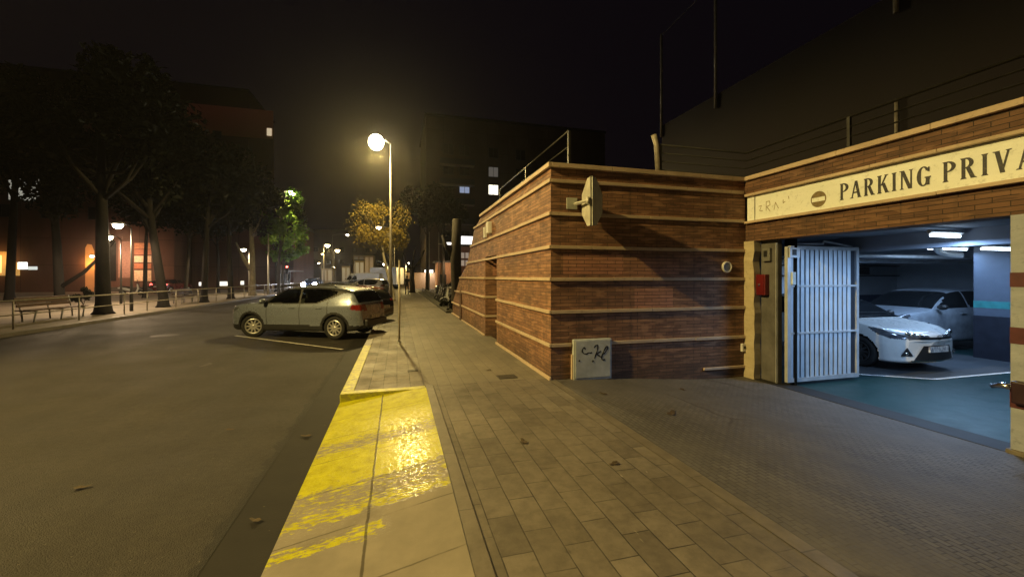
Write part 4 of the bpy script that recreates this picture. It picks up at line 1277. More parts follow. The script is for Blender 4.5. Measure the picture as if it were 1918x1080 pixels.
# ------------------------------------------------------------------ rooftop rails and court wall
def rail_run(name, label, pts, z0, ztop, nr, posts, group=None, mat='dark_metal'):
    t = thing(name, label, 'railing', (*pts[0], z0), 0, group)
    for k in range(nr):
        z = ztop - (ztop - z0) * k / nr
        MB().tube([(x, y, z) for x, y in pts], .020 if k == 0 else .012, 6).build('rail', mat, t)
    for (x, y) in posts:
        MB().box(x - .022, x + .022, y - .022, y + .022, z0, ztop).build('post', mat, t)
rail_run('roof_railing', 'metal railing on the roof along the street side of the brick building', [(3.0, 7.0), (3.0, 12.2)], 3.5, 4.34, 3, [(3.0, 7.0), (3.0, 9.6), (3.0, 12.2)])
rail_run('roof_railing', 'dark railing along the terrace edge above the garage sign', [(4.62, 6.60), (6.55, 6.60), (6.55, -6)], 3.5, 4.10, 4, [(4.62, 6.60), (6.55, 4.69), (6.55, 1.6)])
pz = thing('roof_post', 'short bent post at the end of the terrace railing', 'post', (4.58, 6.6, 3.5))
MB().tube([(4.60, 6.62, 3.5), (4.56, 6.62, 4.1), (4.50, 6.62, 4.28)], .05, 8).build('post', 'pole_metal', pz)
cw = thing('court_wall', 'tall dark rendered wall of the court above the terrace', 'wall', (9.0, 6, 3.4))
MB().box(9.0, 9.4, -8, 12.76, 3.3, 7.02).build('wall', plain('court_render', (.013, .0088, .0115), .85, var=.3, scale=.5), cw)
for k, (y, h) in enumerate(((12.70, 10.2), (10.12, 10.4), (5.57, 10.4))):
    tag(MB().tube([(8.94, y, 6.6), (8.94, y, h)], .045, 8).build('fence_post', 'pole_metal'), ['leftmost tall metal fence post on top of the court wall', 'middle tall metal fence post on top of the court wall', 'rightmost metal fence post on the court wall, above the sign'][k], 'fence post', 'fence posts on the court wall')
tag(MB().tube([(8.94, 12.7, 10.15), (8.94, 10.12, 10.3), (8.94, 5.57, 10.3)], .012, 5).build('fence_wire', 'dark_metal'), 'thin wire strung between the tops of the court fence posts', 'wire')
dp = tag(MB().tube([(8.95, 5.57, 3.5), (8.95, 5.57, 5.0)], .03, 8).build('downpipe', 'pole_metal'), 'pale pipe low on the court wall above the sign', 'pipe')
# ------------------------------------------------------------------ street lamps and posts
SODIUM = (1.0, .72, .23)
WARM = (1.0, .74, .42)

def lamp(x, y, h, ax, ay, label, power=0, color=SODIUM, bulb='lamp_sodium', r=.24, pole_r=.085, group='street lamps along the road', mat='pole_metal', spot=176, blend=.18, aim=(0, 0, 0), pole=None, globe=False):
    t = thing('street_lamp', label, 'street lamp', (x, y, 0), 0, group)
    n = math.hypot(ax, ay); ux, uy = ax / n, ay / n
    MB().tube([(x, y, -.1), (x, y, .9), (x, y, 1.0), (x, y, h - .15)], [pole_r * 1.35, pole_r * 1.3, pole_r, pole_r * .42], 10).build('pole', pole or mat, t)
    pts = [(x, y, h - .2), (x + ux * n * .35, y + uy * n * .35, h - .02), (x + ux * n, y + uy * n, h + .04)]
    MB().tube(pts, pole_r * .45, 8).build('arm', mat, t)
    hx, hy = x + ax, y + ay
    M = Matrix.Translation((hx, hy, h)) @ Matrix.Rotation(math.atan2(ay, ax), 4, 'Z') @ Matrix.Diagonal((1.5, 1, 1, 1))
    MB().lathe([(0, .13), (r * .45, .12), (r * .85, .07), (r * 1.05, .0), (r * 1.05, -.02), (r * .9, -.02)], M, 20).build('lamp_head', 'grey_metal', t)
    if globe:
        MB().lathe([(.39 * math.sin(R(a)), .42 * math.cos(R(a))) for a in range(12, 181, 8)], Matrix.Translation((hx, hy, h - .16)), 24).build('lamp_bowl', MATS[bulb], t)
    else:
        MB().lathe([(r * .9, -.02), (r * .92, -r * .5), (r * .66, -r * .95), (r * .3, -r * 1.15), (0, -r * 1.2)], Matrix.Translation((hx, hy, h)) @ Matrix.Diagonal((1.12, 1, 1, 1)), 20).build('lamp_bowl', MATS[bulb], t)
    if power:
        light('SPOT', t, (hx, hy, h - (.80 if globe else r * 1.2 + .14)), power, color, .16, aim, spot, blend=blend)
    return t

MATS['lamp_pole'] = plain('lamp_pole', (.15, .13, .10), .45, .2, var=.25)
MATS['lamp_sodium'] = glow('lamp_sodium', (1, .90, .56), 110)
MATS['lamp_far'] = glow('lamp_far', (1, .74, .36), 40)
MATS['lamp_white'] = glow('lamp_white', (1, .84, .62), 30)
lamp(-.35, 23.6, 9.1, -.75, 0, 'tall street lamp on the pavement edge shining brightest above the parked cars', 4000, bulb='lamp_sodium', r=.20, globe=True, pole_r=.085, pole='lamp_pole')
lamp(-12.0, 45.0, 10.0, 2.0, 0, 'tall street lamp across the road among the green leaves', 3600, r=.34)
lamp(-11.6, 4.0, 9.9, 2.0, 0, 'street lamp across the road beside the camera', 12000, r=.34, spot=98, blend=.6, aim=(0, R(-34), R(12)))
lamp(-.4, 64.0, 9.0, -2.2, 0, 'street lamp seen through the autumn tree, nearer of two', 1600, bulb='lamp_far', r=.36)
lamp(-.8, 82.0, 9.0, -3.6, 0, 'street lamp seen through the autumn tree, farther and lower', 0, bulb='lamp_far', r=.38)
lamp(-16.2, 103, 9.0, .8, 0, 'far street lamp above the roof of the silver car, brighter of two', 2400, bulb='lamp_far', r=.50)
lamp(-16.6, 122, 9.0, .9, 0, 'far street lamp, lower one right of its neighbour above the silver car', 0, bulb='lamp_far', r=.55)
lamp(-10.6, 76, 8.9, 2.4, 0, 'small white far lamp left of the autumn tree', 0, bulb='lamp_white', r=.22)
lamp(1.1, 58, 3.6, .3, 0, 'low lamp beside the walking person far along the pavement', 500, bulb='lamp_white', r=.17)
lamp(-.95, 46.5, 3.1, -.35, 0, 'low white lamp behind the thick pole on the pavement edge', 260, bulb='lamp_white', r=.18)
FAR = 'tiny lamps at the far end of the street'
for (px, py, dd, lb) in ((597, 492, 90, 'tiny far lamp right above the oncoming headlights'), (604, 475, 110, 'tiny far lamp under the brighter far street lamp'), (625, 500, 112, 'tiny far lamp low above the roof of the silver car'), (650, 497, 130, 'tiny far lamp left of the white vans'), (563, 503, 84, 'tiny far lamp left of the oncoming headlights'), (724, 462, 60, 'small lamp low in the autumn tree')):
    q = G(px, py, d=dd)
    lamp(q.x + .5, q.y, q.z, -.5, 0, lb, 0, bulb='lamp_far', r=.0022 * dd, group=FAR)
# promenade lamps
PG = 'low lamps on the promenade'
lamp(-12.7, 24.9, 4.3, -.55, 0, 'promenade lamp between the two nearest trees, on a dark pole', 900, (1, .72, .42), 'lamp_white', .20, .055, PG, 'dark_metal')
lamp(-16.5, 31.3, 4.2, -.65, 0, 'promenade lamp half hidden by the thick dark tree trunk', 1300, (1, .70, .42), 'lamp_white', .22, .055, PG, 'dark_metal')
lamp(-13.4, 44.2, 4.3, -.45, .0, 'promenade lamp beside the pale forked trunk', 800, (1, .78, .48), 'lamp_white', .20, .055, PG)
lamp(-26.0, 46.0, 3.6, -.4, 0, 'small promenade lamp near the parked motorcycles', 260, (1, .70, .45), 'lamp_white', .15, .05, PG)

sp_ = thing('sign_post', 'thin bare metal post on the pavement beside the silver car', 'post', (.05, 11.1, 0))
MB().tube([(.05, 11.1, -.05), (.05, 11.1, 2.12)], .028, 10).build('post', 'pole_metal', sp_)
MB().lathe([(.06, 0), (.055, .02), (.03, .03)], Matrix.Translation((.05, 11.1, 0)), 14).build('base_plate', 'grey_metal', sp_)
MB().tube([(.05, 11.1, 2.12), (.05, 11.1, 2.14)], .031, 10).build('cap', 'black', sp_)

# ------------------------------------------------------------------ parked cars
make_car('silver crossover parked at an angle to the kerb, nearest car in the street', (-2.62, 14.22, -.108), R(155), dict(CROSSOVER, L=4.36), 'paint_silver', 230, 80, steer=R(24), name='parked_car', group='cars parked along the kerb', glass='car_glass')
def low(label, x, y, rz, spec, paint, **k):
    return make_car(label, (x, y, -.115), R(rz), spec, paint, 64, 34, group=k.pop('group', 'cars parked along the kerb'), **k)
LOWH = dict(HATCH, H=1.41, top=[(a, b * (.965 if b > .9 else 1)) for a, b in HATCH['top']])
low('black hatchback parked right behind the silver crossover', -2.30, 17.6, 152, LOWH, 'paint_black')
low('dark red hatchback parked third from the camera, past the black one', -2.45, 21.2, 152, LOWH, 'paint_red')
low('silver hatchback with pale bonnet seen over the roof of the crossover', -4.9, 36.0, 152, LOWH, 'paint_silver')
low('white crossover parked far along the kerb left of the thick pole', -2.9, 41.5, 158, SUV, 'paint_white')
low('black crossover parked just beyond the white crossover', -3.1, 46.0, 152, SUV, 'paint_black')
low('pale hatchback parked before the white vans', -4.6, 50.5, 152, HATCH, 'paint_silver')
low('dark grey hatchback parked before the white vans', -3.0, 54.4, 152, HATCH, 'paint_grey')
low('white van parked at an angle far along the kerb, leftmost of the vans', -5.4, 66.5, 150, VAN, 'paint_white', cat='van', name='white_van')
low('white van parked far along the kerb, nose in front of the box truck', -4.2, 61.0, 150, VAN, 'paint_white', cat='van', name='white_van')
# box truck
bt = thing('box_truck', 'white box truck standing behind the parked cars far along the kerb', 'truck', (-1.9, 60.5, -.1), R(152))
MB().box(-2.6, 1.4, -1.05, 1.05, .75, 3.05, 0, .03).build('cargo_box', 'white_paint', bt, local=True)
MB().prism([(1.45, .45), (3.0, .45), (3.05, 1.1), (2.7, 1.25), (2.35, 2.15), (1.45, 2.25)], -.95, .95, 'y').build('cab', 'paint_white', bt, local=True)
MB().quad((2.72, -.85, 1.28), (2.72, .85, 1.28), (2.40, .8, 2.08), (2.40, -.8, 2.08)).build('windscreen', 'glass_dark', bt, local=True)
MB().box(-2.5, 2.6, -.5, .5, .45, .74).build('chassis', 'black', bt, local=True)
for xx in (-1.6, 2.1):
    for sg in (-1, 1):
        MB().lathe([(.0, -.11), (.38, -.11), (.40, -.07), (.40, .07), (.38, .11), (0, .11)], Matrix.Translation((xx, sg * .85, .40)) @ Matrix.Rotation(R(90), 4, 'X'), 18).build('wheel', 'rubber', bt, local=True)

oc = make_car('oncoming car with blazing white headlights far down the road', (-10.1, 56.5, -.1), R(-92), SUV, 'paint_blue', 64, 34, group=None, name='oncoming_car')
for k, sx_ in enumerate((-.62, .62)):
    M = Matrix.Translation((SUV['L'] / 2 - .02, sx_, .86)) @ Matrix.Rotation(R(90), 4, 'Y')
    MB().lathe([(0, .12), (.17, .10), (.25, .0), (.25, -.1)], M, 16).build('headlight', glow('headlight_on', (.78, .84, 1.0), 320), oc, local=True)
light('SPOT', None, (-10.1, 54.1, .86), 500, (.8, .88, 1), .12, (R(86), 0, R(-8)), 60).parent = None
for o in list(bpy.data.objects):
    if o.type == 'LIGHT' and o.parent is None:
        o.parent = oc; o.matrix_parent_inverse = Matrix.Identity(4)
        o.location = (SUV['L'] / 2 + .1, 0, .86); o.rotation_euler = (R(86), 0, R(-90))
make_car('car with glowing red tail lamps beyond the second promenade tree', (-23.4, 53.0, 0), R(78), HATCH, 'paint_red', 64, 34, name='braking_car', tail=glow('tail_on', (1, .06, .05), 9))

# garage cars
gc = make_car('white hatchback parked in the garage behind the open gate', (10.25, 7.80, -.184), R(-90), dict(HATCH, rimmat='dark_metal', mirror_s=.34, mirror_mat='black'), 'paint_white', 230, 80, name='parked_car')  # dark rims put the shade on the wheels into their colour
L_ = HATCH['L']
def on_front(yz, mat, name, push=.0, parent=gc):
    """flat trim laid over the bowed bumper: follow the nose curve in plan"""
    n = len(yz); vs = []
    for (y, z) in yz:
        rel = min(1, abs(y) / HATCH['W'])
        x = L_ / 2 + .006 - HATCH['nose'] * rel ** 2.2 - max(0, (.30 - z)) * .12 - max(0, z - .58) * .35 + push
        vs.append((x, y, z))
    MB().add(vs, [tuple(range(n))]).build(name, mat, parent, local=True)
def fan(poly):
    return poly
# lower grille built in strips so it follows the curve
mb = MB()
def strip(z0f, z1f, y0, y1, n=14, push=.004):
    m = MB(); vs = []
    for k in range(n + 1):
        y = y0 + (y1 - y0) * k / n
        for z in (z0f(y), z1f(y)):
            rel = min(1, abs(y) / HATCH['W'])
            vs.append((L_ / 2 + push - HATCH['nose'] * rel ** 2.2, y, z))
    m.add(vs, [(2 * k, 2 * k + 2, 2 * k + 3, 2 * k + 1) for k in range(n)])
    return m
strip(lambda y: .25, lambda y: .535 - max(0, abs(y) - .36) * 1.55, -.54, .54, 18, .006).build('lower_grille', 'black', gc, local=True)
strip(lambda y: .228, lambda y: .25, -.60, .60, 16, .014).build('bumper_lip', 'chrome', gc, local=True)
strip(lambda y: .655, lambda y: .70, -.44, .44, 16, .008).build('upper_grille', 'black', gc, local=True)
strip(lambda y: .685, lambda y: .698, -.40, .40, 16, .012).build('grille_bar', 'chrome', gc, local=True)
M_ = Matrix.Translation((L_ / 2 + .014, 0, .695)) @ Matrix.Rotation(R(90), 4, 'Y') @ Matrix.Rotation(R(90), 4, 'Z')
def ring(rx, ry, w, off=(0, 0)):
    m = MB(); n = 28; vs = []
    for k in range(n):
        a = 2 * math.pi * k / n
        for s_ in (1, 1 - w):
            vs.append((L_ / 2 + .016, off[0] + rx * s_ * math.cos(a), .695 + off[1] + (ry - rx * (1 - s_)) * math.sin(a)))
    return m.add(vs, [(2 * k, 2 * ((k + 1) % n), 2 * ((k + 1) % n) + 1, 2 * k + 1) for k in range(n)])
bd = ring(.075, .05, .16); e2 = ring(.045, .02, .2, (0, .022)); e3 = ring(.02, .045, .3)
for i_, q in enumerate((e2, e3)):
    bd.add([(x + .001 * (i_ + 1), y, z) for x, y, z in q.v], q.f)
bd.build('badge', 'chrome', gc, local=True)
for sg in (-1, 1):
    m = strip(lambda y: .335, lambda y: .335 + .17 * min(1, max(0, 1 - abs(abs(y) - .66) / .10)), sg * .56, sg * .75, 8, .012)
    m.build('fog_surround', 'black', gc, local=True)
    y = sg * .655; x = L_ / 2 + .022 - HATCH['nose'] * (abs(y) / HATCH['W']) ** 2.2
    MB().lathe([(0, .01), (.032, .004), (.038, -.01)], Matrix.Translation((x, y, .385)) @ Matrix.Rotation(R(90), 4, 'Y'), 14).build('fog_lamp', 'chrome', gc, local=True)
    # bright reflector inside the head lamp
    for yy, r0 in ((.50, .034), (.60, .045), (.36, .022)):
        y = sg * yy; x = L_ / 2 - .10 + .02 - HATCH['nose'] * (abs(y) / HATCH['W']) ** 2.2
        MB().lathe([(0, .02), (r0, .012), (r0 + .006, -.02)], Matrix.Translation((x + .045, y, .73 + (yy - .36) * .16)) @ Matrix.Rotation(R(78), 4, 'Y'), 14).build('reflector', 'chrome', gc, local=True)
make_car('pale grey crossover parked deep in the garage behind the white hatchback', (13.95, 8.05, -.184), R(178), dict(SUV, mirror_mat='black', H=1.56, top=[(s_, z_ * (.965 if z_ > .9 else 1)) for s_, z_ in SUV['top']]), plain('pale_grey_car', (.26, .29, .33), .35), 90, 40, name='parked_car')

# ------------------------------------------------------------------ scooters
def make_scooter(label, x, y, rz, z=0, mat='paint_black', group='scooters parked behind the low fence'):
    t = thing('motor_scooter', label, 'scooter', (x, y, z), R(rz), group)
    for xx in (-.62, .62):
        w_ = MB().lathe([(.14, -.05), (.22, -.055), (.255, -.02), (.255, .02), (.22, .055), (.14, .05)], Matrix.Translation((xx, 0, .255)) @ Matrix.Rotation(R(90), 4, 'X'), 20).build('wheel', 'rubber', t, local=True)
        MB().lathe([(0, -.03), (.145, -.03), (.145, .03), (0, .03)], Matrix.Translation((xx, 0, .255)) @ Matrix.Rotation(R(90), 4, 'X'), 12).build('rim', 'grey_metal', w_, local=True)
    def hull(st, mat, name):
        vs = []; fs = []; n = 10
        for (x_, zc, ry, rz_) in st:
            for k in range(n):
                a = 2 * math.pi * k / n
                vs.append((x_, ry * math.cos(a), zc + rz_ * math.sin(a)))
        for i in range(len(st) - 1):
            for k in range(n): fs.append((i * n + k, i * n + (k + 1) % n, (i + 1) * n + (k + 1) % n, (i + 1) * n + k))
        fs += [tuple(range(n)), tuple(range((len(st) - 1) * n, len(st) * n))]
        MB().add(vs, fs, 0, True).build(name, mat, t, local=True)
    hull([(-.95, .66, .06, .05), (-.75, .64, .14, .12), (-.4, .55, .17, .17), (-.1, .45, .16, .12), (.0, .34, .15, .06)], mat, 'rear_body')
    hull([(-.05, .33, .15, .05), (.30, .33, .15, .05)], 'black', 'footboard')
    MB().prism([(.28, .30), (.42, .30), (.52, .62), (.44, 1.02), (.36, 1.02), (.40, .62)], -.20, .20, 'y').build('leg_shield', mat, t, local=True)
    hull([(-.80, .79, .10, .04), (-.5, .80, .14, .05), (-.1, .74, .13, .05), (.0, .70, .08, .03)], 'black', 'seat')
    MB().tube([(.70, 0, .30), (.55, 0, .62), (.42, 0, 1.02)], .03, 8).build('fork', 'grey_metal', t, local=True)
    MB().tube([(.30, -.36, 1.06), (.40, -.2, 1.05), (.41, 0, 1.04), (.40, .2, 1.05), (.30, .36, 1.06)], .018, 6).build('handlebar', 'black', t, local=True)
    MB().lathe([(0, .05), (.07, .04), (.085, -.02)], Matrix.Translation((.49, 0, .94)) @ Matrix.Rotation(R(80), 4, 'Y'), 12).build('headlight', 'chrome', t, local=True)
    hull([(.42, .50, .05, .02), (.62, .53, .085, .02), (.86, .42, .05, .02)], mat, 'mudguard')
    for sg in (-1, 1):
        MB().tube([(.36, sg * .25, 1.06), (.34, sg * .30, 1.26)], .008, 5).build('mirror_stem', 'black', t, local=True)
    MB().prism([(.47, 1.0), (.40, 1.42), (.39, 1.42), (.45, 1.0)], -.17, .17, 'y').build('windshield', plain('smoke_screen', (.10, .10, .11), .1), t, local=True)
    return t
make_scooter('white scooter nearest the camera behind the low fence', 3.35, 25.2, 172, -.05, 'paint_white')
make_scooter('black scooter behind the low fence, next after the white one', 3.35, 26.9, 165, -.05, 'paint_black')
make_scooter('black scooter behind the low fence, third in the row', 3.4, 28.4, 168, -.05, 'paint_black')
make_scooter('grey scooter behind the low fence, last in the row', 3.4, 30.0, 170, -.05, 'paint_grey')
SL = 'motorcycles standing on the promenade'
make_scooter('pale scooter on the promenade behind the dark lamp pole', -23.6, 46.3, 20, 0, 'paint_white', SL)
make_scooter('grey scooter on the promenade right of the pale one', -22.2, 46.9, 35, 0, 'paint_grey', SL)
lotg = 'cars in the lot beyond the fence'
low('black hatchback nose out in the lot beyond the low fence, nearest of three', 5.7, 33.2, 178, HATCH, 'paint_black', group=lotg)
low('white hatchback in the lot beyond the low fence, middle of three', 5.6, 36.4, 178, HATCH, 'paint_white', group=lotg)
low('dark crossover in the lot beyond the low fence, farthest of three', 5.6, 39.8, 178, SUV, 'paint_black', group=lotg)

# low fence along the lot
lf = thing('low_fence', 'low dark metal fence along the pavement by the scooters', 'fence', (2.62, 19.8, 0))
for zz in (.48, .16): MB().tube([(2.62, 19.8, zz), (2.62, 46.5, zz)], .022, 6).build('rail', 'dark_metal', lf)
for k in range(19): MB().tube([(2.62, 19.8 + 1.483 * k, -.05), (2.62, 19.8 + 1.483 * k, .52)], .022, 6).build('post', 'dark_metal', lf)
struct('planter_bed', MB().box(2.2, 2.58, 19.6, 46.5, -.2, .10, 0, .02), plain('planter_stone', (.05, .047, .035), .9, var=.4, scale=3))

# ------------------------------------------------------------------ railing and benches across the road
pr = thing('road_railing', 'long tubular railing between the promenade and the road', 'railing', (-12.0, 14, 0))
for zz in (.92, .46): MB().tube([(-12.0, 9.0, zz), (-12.0, 78, zz)], .030 if zz > .5 else .02, 8).build('rail', 'pole_metal', pr)
for yv in [14.3, 17.3, 20.2, 23.0, 24.8] + [27.6 + 2.7 * k for k in range(17)]:
    MB().tube([(-12.0, yv, -.02), (-12.0, yv, .92)], .026, 8).build('post', 'pole_metal', pr)
def bench(label, x, y, rz):
    t = thing('park_bench', label, 'bench', (x, y, 0), R(rz), 'benches on the promenade')
    Lb = 3.0
    mb = MB()
    for k in range(4): mb.box(-Lb / 2, Lb / 2, -.20 + .125 * k, -.10 + .125 * k, .425, .465, 0, .008)
    mb.build('seat', 'wood', t, local=True)
    mb = MB()
    for k in range(3):
        z = .56 + .125 * k; y_ = -.24 - .035 * k
        mb.box(-Lb / 2 + .25, Lb / 2 - .15, y_ - .02, y_ + .015, z, z + .105, 0, .006)
    mb.build('backrest', 'wood', t, local=True)
    for xx in (-1.3, -.1, 1.2):
        l_ = MB(); l_.tube([(xx, -.2, .42), (xx - .20, -.30, 0)], .028, 6); l_.build('leg', 'grey_metal', t, local=True)
        l_ = MB(); l_.tube([(xx, .24, .42), (xx + .20, .30, 0)], .028, 6); l_.build('leg', 'grey_metal', t, local=True)
        MB().box(xx - .03, xx + .03, -.24, .27, .385, .424).build('bracket', 'grey_metal', t, local=True)
        MB().tube([(xx, -.22, .40), (xx, -.33, .92)], .02, 6).build('back_support', 'grey_metal', t, local=True)
    return t
bench('long wooden bench behind the railing left of the thick dark trunk', -13.3, 21.0, -90)
bench('farther wooden bench behind the railing between the second and third trees', -13.3, 32.0, -90)

# ------------------------------------------------------------------ trees
def leaf_mesh(n, rad, size, seed, lumps=26, flat=.72, droop=0):
    """leaves in clumps around a hollow crown"""
    rng = np.random.default_rng(seed)
    c = rng.normal(size=(lumps, 3)); c /= np.linalg.norm(c, axis=1)[:, None]
    c *= (rng.uniform(.35, 1.0, lumps) ** .5)[:, None] * rad * .78
    c[:, 2] *= flat
    cr = rng.uniform(.16, .34, lumps) * rad
    k = rng.integers(0, lumps, n)
    d = rng.normal(size=(n, 3)); d /= np.linalg.norm(d, axis=1)[:, None]
    p = c[k] + d * (cr[k] * rng.uniform(.35, 1.12, n))[:, None]
    p[:, 2] -= droop * np.abs(rng.normal(size=n)) * .3
    nrm = rng.normal(size=(n, 3)) + np.array([0, 0, .5]); nrm /= np.linalg.norm(nrm, axis=1)[:, None]
    a = np.cross(nrm, rng.normal(size=(n, 3))); a /= np.linalg.norm(a, axis=1)[:, None]
    b = np.cross(nrm, a)
    s = size * rng.uniform(.55, 1.25, n)[:, None]
    v = np.stack([p - a * s, p - b * s * .55 + nrm * s * .12, p + a * s, p + b * s * .55 + nrm * s * .12], 1).reshape(-1, 3)
    return v, [tuple(range(4 * i, 4 * i + 4)) for i in range(n)], c
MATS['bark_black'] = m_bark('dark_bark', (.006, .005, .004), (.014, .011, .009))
def make_tree(label, x, y, h, rad, tr, leaf, n=5200, size=.17, lean=(0, 0), seed=1, bark='bark', cz=None, fork=None, group='trees along the promenade', name='street_tree', flat=.8, z0=0, lumps=26):
    t = thing(name, label, 'tree', (x, y, z0), 0, group)
    rng = random.Random(seed)
    zc = cz or h - rad * flat * .8
    base = Vector((x, y, z0 - .05)); top = Vector((x + lean[0], y + lean[1], zc - rad * .25))
    mid = base.lerp(top, .5) + Vector((rng.uniform(-.12, .12), rng.uniform(-.12, .12), 0))
    mb = MB()
    pts = [base, base + Vector((0, 0, .18)), base + Vector((0, 0, .6)), mid, top]
    mb.tube(pts, [tr * 1.75, tr * 1.25, tr, tr * .82, tr * .5], 12)
    v, f, c = leaf_mesh(n, rad, size, seed, lumps, flat)
    cen = Vector((x + lean[0], y + lean[1], zc))
    for k in range(min(11, len(c))):
        e = cen + Vector(c[k]) * .95
        st = base.lerp(top, rng.uniform(.62, .98))
        m_ = st.lerp(e, .5) + Vector((0, 0, -.12 * rad + rng.uniform(-.1, .2)))
        mb.tube([st, m_, e], [tr * .42, tr * .26, tr * .07], 6)
    if fork:
        for (dx, dy, dz, f0, rr) in fork:
            st = base.lerp(top, f0)
            mb.tube([st, st + Vector((dx * .45, dy * .45, dz * .35)), st + Vector((dx, dy, dz))], [tr * rr, tr * rr * .8, tr * rr * .35], 8)
    mb.build('trunk', bark, t)
    m = MB(); m.v = [(cen.x + p[0], cen.y + p[1], cen.z + p[2]) for p in v]; m.f = f; m.mi = [0] * n; m.sm = [False] * n
    m.build('crown', leaf, t)
    return t
T = [
    ('tree with a thick dark trunk beside the near bench', -12.95, 23.3, 11.8, 4.3, .27, (-.25, .3), 11, 'bark_black', None),
    ('second tree past the near bench, its pale limb curving left', -12.6, 27.6, 11.0, 3.8, .23, (-1.0, .2), 12, 'bark_black', [(-1.0, 0, 2.4, .55, .6)]),
    ('slim dark trunked tree just past the second bench', -12.4, 32.2, 10.5, 3.4, .19, (.2, .2), 13, 'bark_black', None),
    ('dark trunked tree by the railing fourth along the promenade', -12.4, 36.8, 10.5, 3.4, .20, (-.2, .3), 14, 'bark_black', None),
    ('pale forked trunk lit by the promenade lamp', -12.7, 42.8, 10.5, 3.4, .26, (-.3, .4), 15, 'bark_pale', [(-1.3, .1, 2.6, .30, .75)]),
    ('sixth promenade tree standing beyond the pale forked one', -12.9, 51.5, 10, 3.2, .2, (0, 0), 16, 'bark_black', None),
    ('dark tree leaning right at the left edge, one long bare limb', -21.6, 34.6, 12.0, 4.4, .26, (-.6, .3), 17, 'bark_black', [(3.4, -.6, 3.1, .12, .55)]),
    ('thin dark tree in the back row, left of the white boards', -19.5, 40.0, 10.5, 3.5, .15, (.2, 0), 18, 'bark_black', None),
    ('thin dark tree in the back row between the white boards', -18.6, 44.5, 10.5, 3.4, .15, (.3, 0), 19, 'bark', None),
    ('thin dark tree in the back row, right of the white boards', -18.2, 50.5, 10.5, 3.4, .15, (-.2, 0), 20, 'bark_black', None),
    ('dark leafy tree in front of the large lit upper window', -25.5, 36.5, 14.5, 3.9, .24, (.3, .2), 21, 'bark_black', None),
]
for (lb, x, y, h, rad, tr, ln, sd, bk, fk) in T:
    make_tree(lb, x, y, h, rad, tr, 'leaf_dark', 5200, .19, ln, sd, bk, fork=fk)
make_tree('tree with bright green leaves around the far street lamp', -10.9, 44.2, 10.0, 2.7, .13, 'leaf_green', 3000, .20, (.3, .2), 31, 'bark', cz=7.6, flat=1.15, lumps=20)
make_tree('lower green tree beyond the lamp post across the road', -11.9, 50.0, 7.2, 2.6, .13, 'leaf_green', 2500, .20, (.1, .2), 32, 'bark', cz=5.2, flat=.9)
make_tree('autumn tree with sparse yellow leaves beside the tall lamp', -.30, 31.2, 7.8, 2.5, .12, 'leaf_yellow', 3600, .085, (-.95, .1), 41, 'bark_pale', cz=5.6, group='trees along the kerb', flat=.85, lumps=38)
make_tree('second autumn tree farther along the kerb', -.6, 48.0, 7.6, 2.4, .12, 'leaf_yellow', 1500, .14, (-.3, .2), 42, 'bark', cz=5.6, group='trees along the kerb')
for k, (x, y) in enumerate(((3.6, 53.0), (6.0, 56.0))):
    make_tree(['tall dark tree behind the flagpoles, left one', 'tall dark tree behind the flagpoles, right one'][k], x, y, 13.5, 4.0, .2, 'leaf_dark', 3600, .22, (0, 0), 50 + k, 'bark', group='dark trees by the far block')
# pruned trunks
def pollard(label, x, y, h, tr, limbs, top_cut=True):
    t = thing('pollarded_tree', label, 'tree', (x, y, 0))
    mb = MB()
    mb.tube([(x, y, -.05), (x, y, .15), (x + .03, y, .7), (x - .05, y, h * .55), (x + .02, y, h)], [tr * 1.5, tr * 1.2, tr, tr * .92, tr * .8], 14)
    mb.build('trunk', 'bark', t)
    for (pts, r0) in limbs:
        MB().tube([(x + a, y + b, c) for a, b, c in pts], [r0, r0 * .8, r0 * .5], 8).build('limb', 'bark', t)
    if top_cut: MB().lathe([(0, .012), (tr * .78, .010), (tr * .80, -.02)], Matrix.Translation((x + .02, y, h)), 14).build('cut_face', 'bark_pale', t)
pollard('thick pollarded trunk standing at the end of the brick wall', 3.05, 22.2, 4.75, .30, [([(-.1, 0, 2.6), (-.5, .1, 3.2), (-.75, .1, 3.9)], .13)])
pollard('dark bare tree with spread limbs behind the walking person', 1.55, 46.0, 2.7, .28, [([(0, 0, 2.3), (-.6, 0, 3.2), (-.9, 0, 4.3)], .14), ([(0, 0, 2.3), (.7, 0, 3.2), (1.3, 0, 4.6)], .15), ([(0, 0, 2.5), (.1, 0, 3.6), (.3, 0, 4.8)], .12)], False)
# shrubs at the end of the planter
for k, (x, y, r) in enumerate(((2.38, 20.3, .32), (2.40, 22.6, .24), (-18.2, 31.0, .62))):
    t = thing('low_shrub', ['small dark shrub at the near end of the planter', 'smaller shrub in the planter behind the first', 'round dark bush on the promenade left of the thick trunk'][k], 'shrub', (x, y, .05))
    v, f, c = leaf_mesh(700 if k < 2 else 1600, r, .05 if k < 2 else .08, 60 + k, 12, .9)
    m = MB(); m.v = [(x + p[0], y + p[1], .08 + r * .75 + p[2]) for p in v]; m.f = f; m.mi = [0] * len(f); m.sm = [False] * len(f)
    m.build('foliage', 'leaf_dark', t)
    st = MB()
    for q in c[:5]: st.tube([(x, y, 0), (x + q[0] * .6, y + q[1] * .6, r * .8 + q[2] * .6)], .012, 5)
    st.build('stem', 'bark', t)
